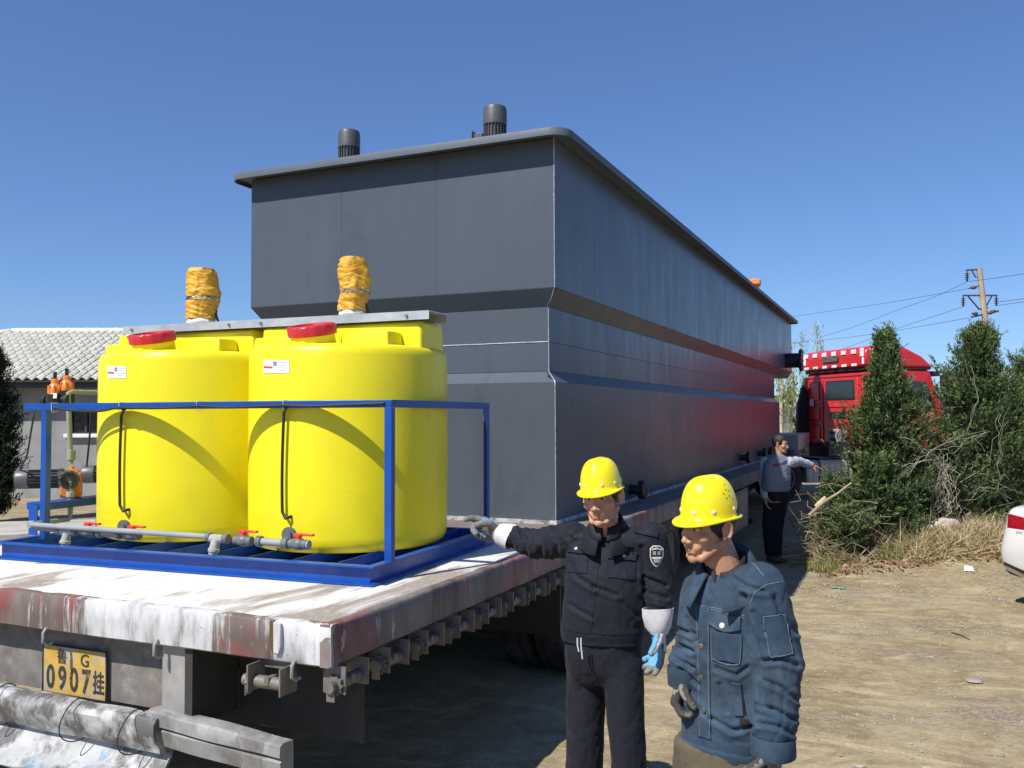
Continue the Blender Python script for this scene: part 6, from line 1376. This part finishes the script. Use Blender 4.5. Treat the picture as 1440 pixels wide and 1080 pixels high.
cbox('reflector', 2.26, 2.36, -.13, -.11, 3.20, 3.42, M_refl, bv=.004); cbox('reflector', .03, .15, -.135, -.115, 3.3, 3.5, M_refl, bv=.004); cbox('reflector', .03, .09, -.132, -.112, 3.12, 3.28, M_refl, bv=.004)
for u in (2.10, 2.18): cbox('reflector', u, u+.05, -.036, -.022, 2.16, 2.34, M_refl, bv=.004)
for z in (3.44, 3.36): cbox('reflector', -.02, .012, .02, .10, z, z+.06, M_refl, bv=.003)
# right hand side: door, window, mirror, step, wheel arch
mb = MB(); mb.loft([[CB(.025, v, z) for v, z in ((.75, 2.1), (.75, 2.75), (1.62, 2.72), (1.92, 2.02))], [CB(.012, v, z) for v, z in ((.75, 2.1), (.75, 2.75), (1.62, 2.72), (1.92, 2.02))]]); obj('side_window', mb, M_glass, TT)
cbox('door_handle', .0, .02, .85, 1.0, 1.72, 1.78, M_cabk); cbox('wheel_arch', -.02, .05, .42, 1.5, .98, 1.1, M_cabk); cbox('step', -.02, .3, 1.5, 1.9, .45, .72, M_cabk)
for z0 in (2.05, 2.5): cbox('mirror', -.30, -.05, 1.95, 2.05, z0, z0+.38, M_cabk)
mb = MB(); mb.tube([CB(.05, 2.0, 2.95), CB(-.18, 2.05, 2.92), CB(-.18, 2.05, 2.0), CB(.05, 2.1, 1.95)], .02, 7); obj('mirror_bracket', mb, M_cabk, TT)
mb = MB(); mb.loft([[CB(u, 2.17-.0, 2.05) for u in (.2, 2.22)]+[CB(u, 1.80, 2.9) for u in (2.22, .2)], [CB(u, 2.19, 2.06) for u in (.2, 2.22)]+[CB(u, 1.82, 2.91) for u in (2.22, .2)]]); obj('windscreen', mb, M_glass, TT)
cbox('sun_visor', .1, 2.3, 1.82, 2.12, 2.86, 2.98, M_cabk); cbox('bumper', .0, CW, 2.1, 2.4, .35, .8, M_cab)
# black side fairing on the far side with slanted louvres
sect('side_fairing', [(.02, 1.2), (-.34, 1.2), (-.30, 2.2), (-.06, 2.9), (.02, 2.9)], 2.36, 2.44, M_cabk, bv=.01)
for i in range(12): mb = MB(); mb.bar(CB(2.40, -.33+.015*i, 1.25+i*.12), CB(2.40, -.03, 1.38+i*.12), .10, .02, up=TRt); obj('louvre', mb, M_cabk, TT)
# chassis
for u in (.75, 1.62): cbox('chassis_rail', u, u+.08, -4.3, 2.0, .68, .92, M_under)
cbox('cross_member', .83, 1.62, -.9, -.8, .7, .9, M_under); cbox('cross_member', .83, 1.62, -3.2, -3.1, .7, .9, M_under); cbox('catwalk', .3, 1.9, -1.15, -.35, .925, .96, M_galv)
mb = MB(); pr_ = [(.0, .0), (.0, .42), (.06, .48), (.16, .50), (.46, .50), (.55, .47), (.6, .4), (.6, .06), (.55, 0)]
mb.loft([[CB(-.02+a, -1.75, .40+z) for a, z in pr_], [CB(-.02+a, -.30, .40+z) for a, z in pr_]]); ft = obj('fuel_tank', mb, pm('tank_beige', (.44, .43, .37), .55, .15, .12, 5, dirt=((.28, .25, .19), 5, .52, .2, None, .6)), TT, bevel=.015)
for v in [-1.7+.145*i for i in range(10)]: mb = MB(); mb.box(CB(-.024, v, .63), (.008, .03, .40), AX); obj('tank_rib', mb, M_conc, ft, bevel=.003)
for v in (-1.4, -.65): mb = MB(); mb.tube([CB(-.03, v, .42), CB(-.032, v, .82), CB(.03, v, .905), CB(.16, v, .912), CB(.5, v, .912)], .016, 6); obj('tank_strap', mb, M_cabk, ft)
for v, us in ((.95, (.15,)), (-2.3, (.16, .48)), (-3.6, (.16, .48))):
    for u in us: c = CB(u, v, .5); wheel(TT, c.x, c.y, .5, -ta); c = CB(CW-u, v, .5); wheel(TT, c.x, c.y, .5, -ta+pi)
for u in (-.0, 1.85): 
    mb = MB(); A = [[CB(u+du, -2.95+1.35*math.cos(t), .38+.72*math.sin(t)) for du in (0, .6)] for t in np.linspace(.25, pi-.25, 16)]; mb.quadgrid(A); o = obj('rear_mudguard', mb, M_cabk, TT); s = o.modifiers.new('s', 'SOLIDIFY'); s.thickness = .02
# air hoses, battery stack, bag on the catwalk
p = CB(.52, -.62, 0)
bx_ = cbox('concrete_block_stack', .38, .72, -.62, -.38, 1.05, 1.58, M_conc, bv=.015) if False else cbox('bracket_stack', .34, .74, -.62, -.40, 1.06, 1.60, M_galv)
for z in (1.14, 1.31, 1.48): cbox('slot', .44, .64, -.635, -.615, z, z+.07, M_cabk, bx_, .01)
cbox('battery_box', .2, .95, -1.0, -.45, .965, 1.30, M_cabk)
for k in range(3):
    mb = MB(); a, b_ = CB(.3, -.30-.05*k, 1.42-.02*k), CB(1.5, -.25, 1.30-.06*k); mb.tube([a.lerp(b_, i/90)+UP*(.045*math.sin(i*.72)-.13*math.sin(pi*i/90))+TH_*.045*math.cos(i*.72) for i in range(91)], .009, 5); obj('coiled_air_hose', mb, (M_black, M_cabk, M_galv)[k], TT)
mb = rock_mb(CB(.98, -1.35, 1.17), .21, 3.3, 18, 14, 1.0); BG = obj('plastic_bag', mb, pm('white_bag', (.74, .75, .76), .45, dirt=((.10, .35, .55), 9, .6, .08, None, .7)), None, smooth=40, loc=CB(.98, -1.35, .97), label='white plastic bag with blue print on the lorry chassis', cat='bag')

# ------------------------------------------------------------------ utility pole and lines
UD = 40.; UPP = lambda px, py: atd(px, py, UD)
M_pole = pm('concrete_pole', (.44, .36, .24), .85, var=.2, vs=2, st=(1, 1, .3), bump=.2, bs=12, dirt=((.28, .20, .12), 3, .5, .2, (1, 1, .3), .6)); M_iron = pm('dark_iron', (.05, .05, .055), .6); M_ins = pm('insulator', (.10, .055, .04), .3)
pt, pb = UPP(1377, 377), UPP(1389, 480); pd_ = (pb-pt); base = pt+pd_*((pt.z)/(-pd_.z)); base.z = 0
PO = thing('utility_pole', 'leaning concrete power pole with iron cross arms above the junipers', 'pole', base)
mb = MB(); mb.tube([base, pt], [.17, .115], 16); obj('pole', mb, M_pole, PO)
def arm(a, b_, r=.04): mb = MB(); mb.bar(UPP(*a), UPP(*b_), r*2, r*1.6); return obj('cross_arm', mb, M_iron, PO)
def ins(px, py0, py1):
    p0, p1 = UPP(px, py0), UPP(px, py1); mb = MB(); S_, U_, D_ = frame(p1-p0); Ln_ = (p1-p0).length; pf = [(.02, 0)]
    for k in range(4): z = Ln_*(.25+.17*k); pf += [(.03, z-.02), (.12, z), (.03, z+.03)]
    pf.append((.05, Ln_)); mb.lathe(pf, p0, (S_, U_, D_), 12); obj('insulator', mb, M_ins, PO)
arm((1359, 380), (1379, 379)); arm((1354, 415.5), (1402, 415.5)); arm((1366, 446), (1404, 437.5), .05); arm((1367, 381), (1372, 390), .025); arm((1372, 390), (1380, 389), .025); arm((1361, 416), (1377, 435), .03); arm((1395, 416), (1385, 434), .03); arm((1376, 435), (1389, 433), .04); arm((1362, 406), (1383, 400), .03)
for a in ((1360, 381, 396), (1354.5, 416, 431), (1401, 416, 430)): ins(*a)
for px, py in ((1369, 404.5), (1371, 441), (1392, 440), (1397, 438)): mb = MB(); c = UPP(px, py); mb.ell(c, (.14, .12, .08)); obj('insulator', mb, M_ins, PO)
def wire(pts, lab, d0=40, d1=40):
    n = len(pts); P = [atd(px, py, d0+(d1-d0)*i/(n-1)) for i, (px, py) in enumerate(pts)]; Q = []
    for i in range(n-1):
        p0, p1, p2, p3 = P[max(i-1, 0)], P[i], P[i+1], P[min(i+2, n-1)]
        for k in range(6): t = k/6; Q.append(.5*((2*p1)+(p2-p0)*t+(2*p0-5*p1+4*p2-p3)*t*t+(3*p1-p0-3*p2+p3)*t**3))
    mb = MB(); mb.tube(Q+[P[-1]], .011, 5); obj('power_line', mb, M_iron, None, smooth=60, loc=P[0], label=lab, cat='power line', group='power lines at the pole')
wire([(1360, 396), (1315, 417), (1262, 436), (1205, 458), (1150, 475), (1095, 488)], 'power line running left from the upper cross arm, steeper one', 40, 66); wire([(1366, 405), (1310, 415), (1240, 427), (1170, 437), (1090, 449)], 'topmost power line running left above the cab', 40, 66)
wire([(1355, 431), (1310, 446), (1250, 466), (1190, 489), (1150, 500), (1090, 512)], 'power line from the left end of the lower cross arm, dropping to the cab', 40, 66); wire([(1362, 447), (1300, 458), (1240, 468), (1170, 477), (1090, 485)], 'lowest flat power line running left to the tank', 40, 66)
wire([(1360, 396), (1385, 393), (1420, 388), (1500, 375), (1600, 352)], 'power line running right from the upper cross arm', 40, 30); wire([(1401, 430), (1440, 424.5), (1500, 419), (1600, 404)], 'power line running right from the lower cross arm', 40, 30); wire([(1400, 425), (1440, 420), (1500, 411), (1600, 393)], 'second power line running right just above the lowest', 40, 30)

# ------------------------------------------------------------------ white car cut by the right edge
ch = (RH*.93-BH*.36).normalized(); cl = UP.cross(ch)            # heading, its left side (away from the camera)
c0 = atd(1402, 790, 9.05); CO = V(c0.x, c0.y, 0)
def CR(a, b_, z): return CO+ch*a-cl*b_+UP*z               # a forward from the tail, b from left flank to right
M_car = pm('car_white', (.62, .62, .615), .22, var=.02, coat=.5, rvar=.04); M_tl = pm('tail_light', (.28, .008, .014), .12, coat=.6, var=.25, vs=30); M_chr = pm('chrome', (.62, .62, .64), .12, 1., .05)
CA = thing('white_car', 'rear corner of a white saloon car cut off by the right edge', 'car', CR(2.2, .88, 0)); CWD = 1.76
secs = [(-.055, .44, .78, .30, .26), (-.05, .36, .88, .13, .12), (-.02, .30, .955, .05, .055), (.05, .28, 1.0, .015, .025), (.16, .27, 1.02, .0, .01), (.6, .26, 1.045, .0, .0), (1.2, .25, 1.0, .0, .0), (2.6, .25, .96, .0, .0), (3.6, .26, .94, .02, .01), (4.2, .30, .82, .10, .06), (4.42, .42, .66, .35, .25)]
rings = []
for a, z0, z1, i0, i1 in secs:
    r = []; h_ = z1-z0
    for b_, z in ((i0+.10, z0), (i0+.03, z0+.05), (i1+.0, z0+h_*.28), (i1, z0+h_*.42), (i1+.02, z0+h_*.62), (i1+.03, z0+h_*.86), (i1+.04, z1-.02), (i1+.12, z1), (CWD-i1-.12, z1), (CWD-i1-.04, z1-.02), (CWD-i1-.03, z0+h_*.86), (CWD-i1-.02, z0+h_*.62), (CWD-i1, z0+h_*.42), (CWD-i1, z0+h_*.28), (CWD-i0-.03, z0+.05), (CWD-i0-.10, z0)):
        k = max(0, 1-max(0, a+.05)/.5); r.append(CR(a+.085*max(0, min(1, (z-.60)/.36))**1.2*k+.05*max(0, (.45-z)/.2)*k, b_, z))
    rings.append(r)
mb = MB(); mb.loft(rings); cb_ = obj('body', mb, M_car, CA, smooth=50); sd = cb_.modifiers.new('s', 'SUBSURF'); sd.levels = 2; sd.render_levels = 2
dg = bpy.context.evaluated_depsgraph_get(); cm = bpy.data.meshes.new_from_object(cb_.evaluated_get(dg)); To_ = origin(CA); cbv = BVHTree.FromPolygons([Vector(v.co)+To_ for v in cm.vertices], [tuple(p.vertices) for p in cm.polygons]); bpy.data.meshes.remove(cm)
mb = MB(); mb.loft([[CR(a, b_, z) for b_, z in ((w_, 0.0+z0), (w_+dz, z1), (CWD-w_-dz, z1), (CWD-w_, z0))] for a, w_, z0, z1, dz in ((.72, .20, 1.0, 1.06, .05), (1.25, .12, 1.0, 1.38, .14), (2.1, .12, .99, 1.45, .14), (2.8, .12, .97, 1.36, .14), (3.45, .16, .95, 1.0, .05))]); obj('cabin', mb, M_car, CA, smooth=40, bevel=.03)
mb = MB(); mb.loft([[CR(a, b_, z) for b_ in (.34, CWD-.34)] for a, z in ((.76, 1.09), (1.20, 1.36))], cap=False, closed=False); o = obj('rear_screen', mb, M_glass, CA); s = o.modifiers.new('s', 'SOLIDIFY'); s.thickness = .012; s.offset = 0
for a in (.85, 3.5):
    for b_ in (.12, CWD-.12): c = CR(a, b_, .31); wheel(CA, c.x, c.y, .31, math.atan2(ch.y, ch.x)-pi/2, .62)
def cpatch(q, m_, nm, off=.002, th=.006, n=8, k=6, par=None): 
    tl, tr, br, bl = [np.array(p, float) for p in q]; G_ = []
    for j in range(k*3+1):
        G_.append([])
        for i in range(n*3+1):
            u, v = i/(n*3), j/(k*3); pp = (tl*(1-u)+tr*u)*(1-v)+(bl*(1-u)+br*u)*v; G_[-1].append(hit(cbv, *pp, off))
    mb = MB(); idx = {}
    for j, r in enumerate(G_):
        for i, p in enumerate(r):
            if p is not None: idx[(i, j)] = len(mb.v); mb.v.append(tuple(p))
    for j in range(k*3):
        for i in range(n*3):
            ks = [(i, j), (i+1, j), (i+1, j+1), (i, j+1)]
            if all(q_ in idx for q_ in ks) and max((Vector(mb.v[idx[a]])-Vector(mb.v[idx[b_]])).length for a in ks for b_ in ks) < .25: mb.f.append(tuple(idx[q_] for q_ in ks))
    if not mb.f: return None
    o = obj(nm, mb, m_, par or CA, smooth=60); s = o.modifiers.new('s', 'SOLIDIFY'); s.thickness = th; return o
    return obj(nm, mb, m_, par or CA, smooth=60, bevel=.001) if mb else None
tl_ = cpatch([(1418, 722), (1452, 731), (1452, 747), (1416.5, 742)], M_tl, 'tail_light')
if tl_: tl_['label'] = 'deep red tail light wrapping the corner'
cpatch([(1410, 789), (1452, 808), (1452, 813), (1410, 793.5)], M_cabk, 'bumper_strip'); cpatch([(1411, 795), (1452, 815), (1452, 817.5), (1411, 797)], M_chr, 'bumper_trim'); cpatch([(1413, 800), (1452, 820), (1452, 832), (1416, 808)], M_cabk, 'lower_bumper')
vf = textmesh('JMC', 1, 0); mb = MB(); vs = [hit(cbv, 1434+p.x*5.2, 749.5+p.x*.9-p.y*4.2, .004) for p in vf[0]]
if all(v is not None for v in vs): mb.add(vs, vf[1]); obj('lettering', mb, M_chr, CA, smooth=0)
else: print('car lettering missed')
print('car parts', tl_)
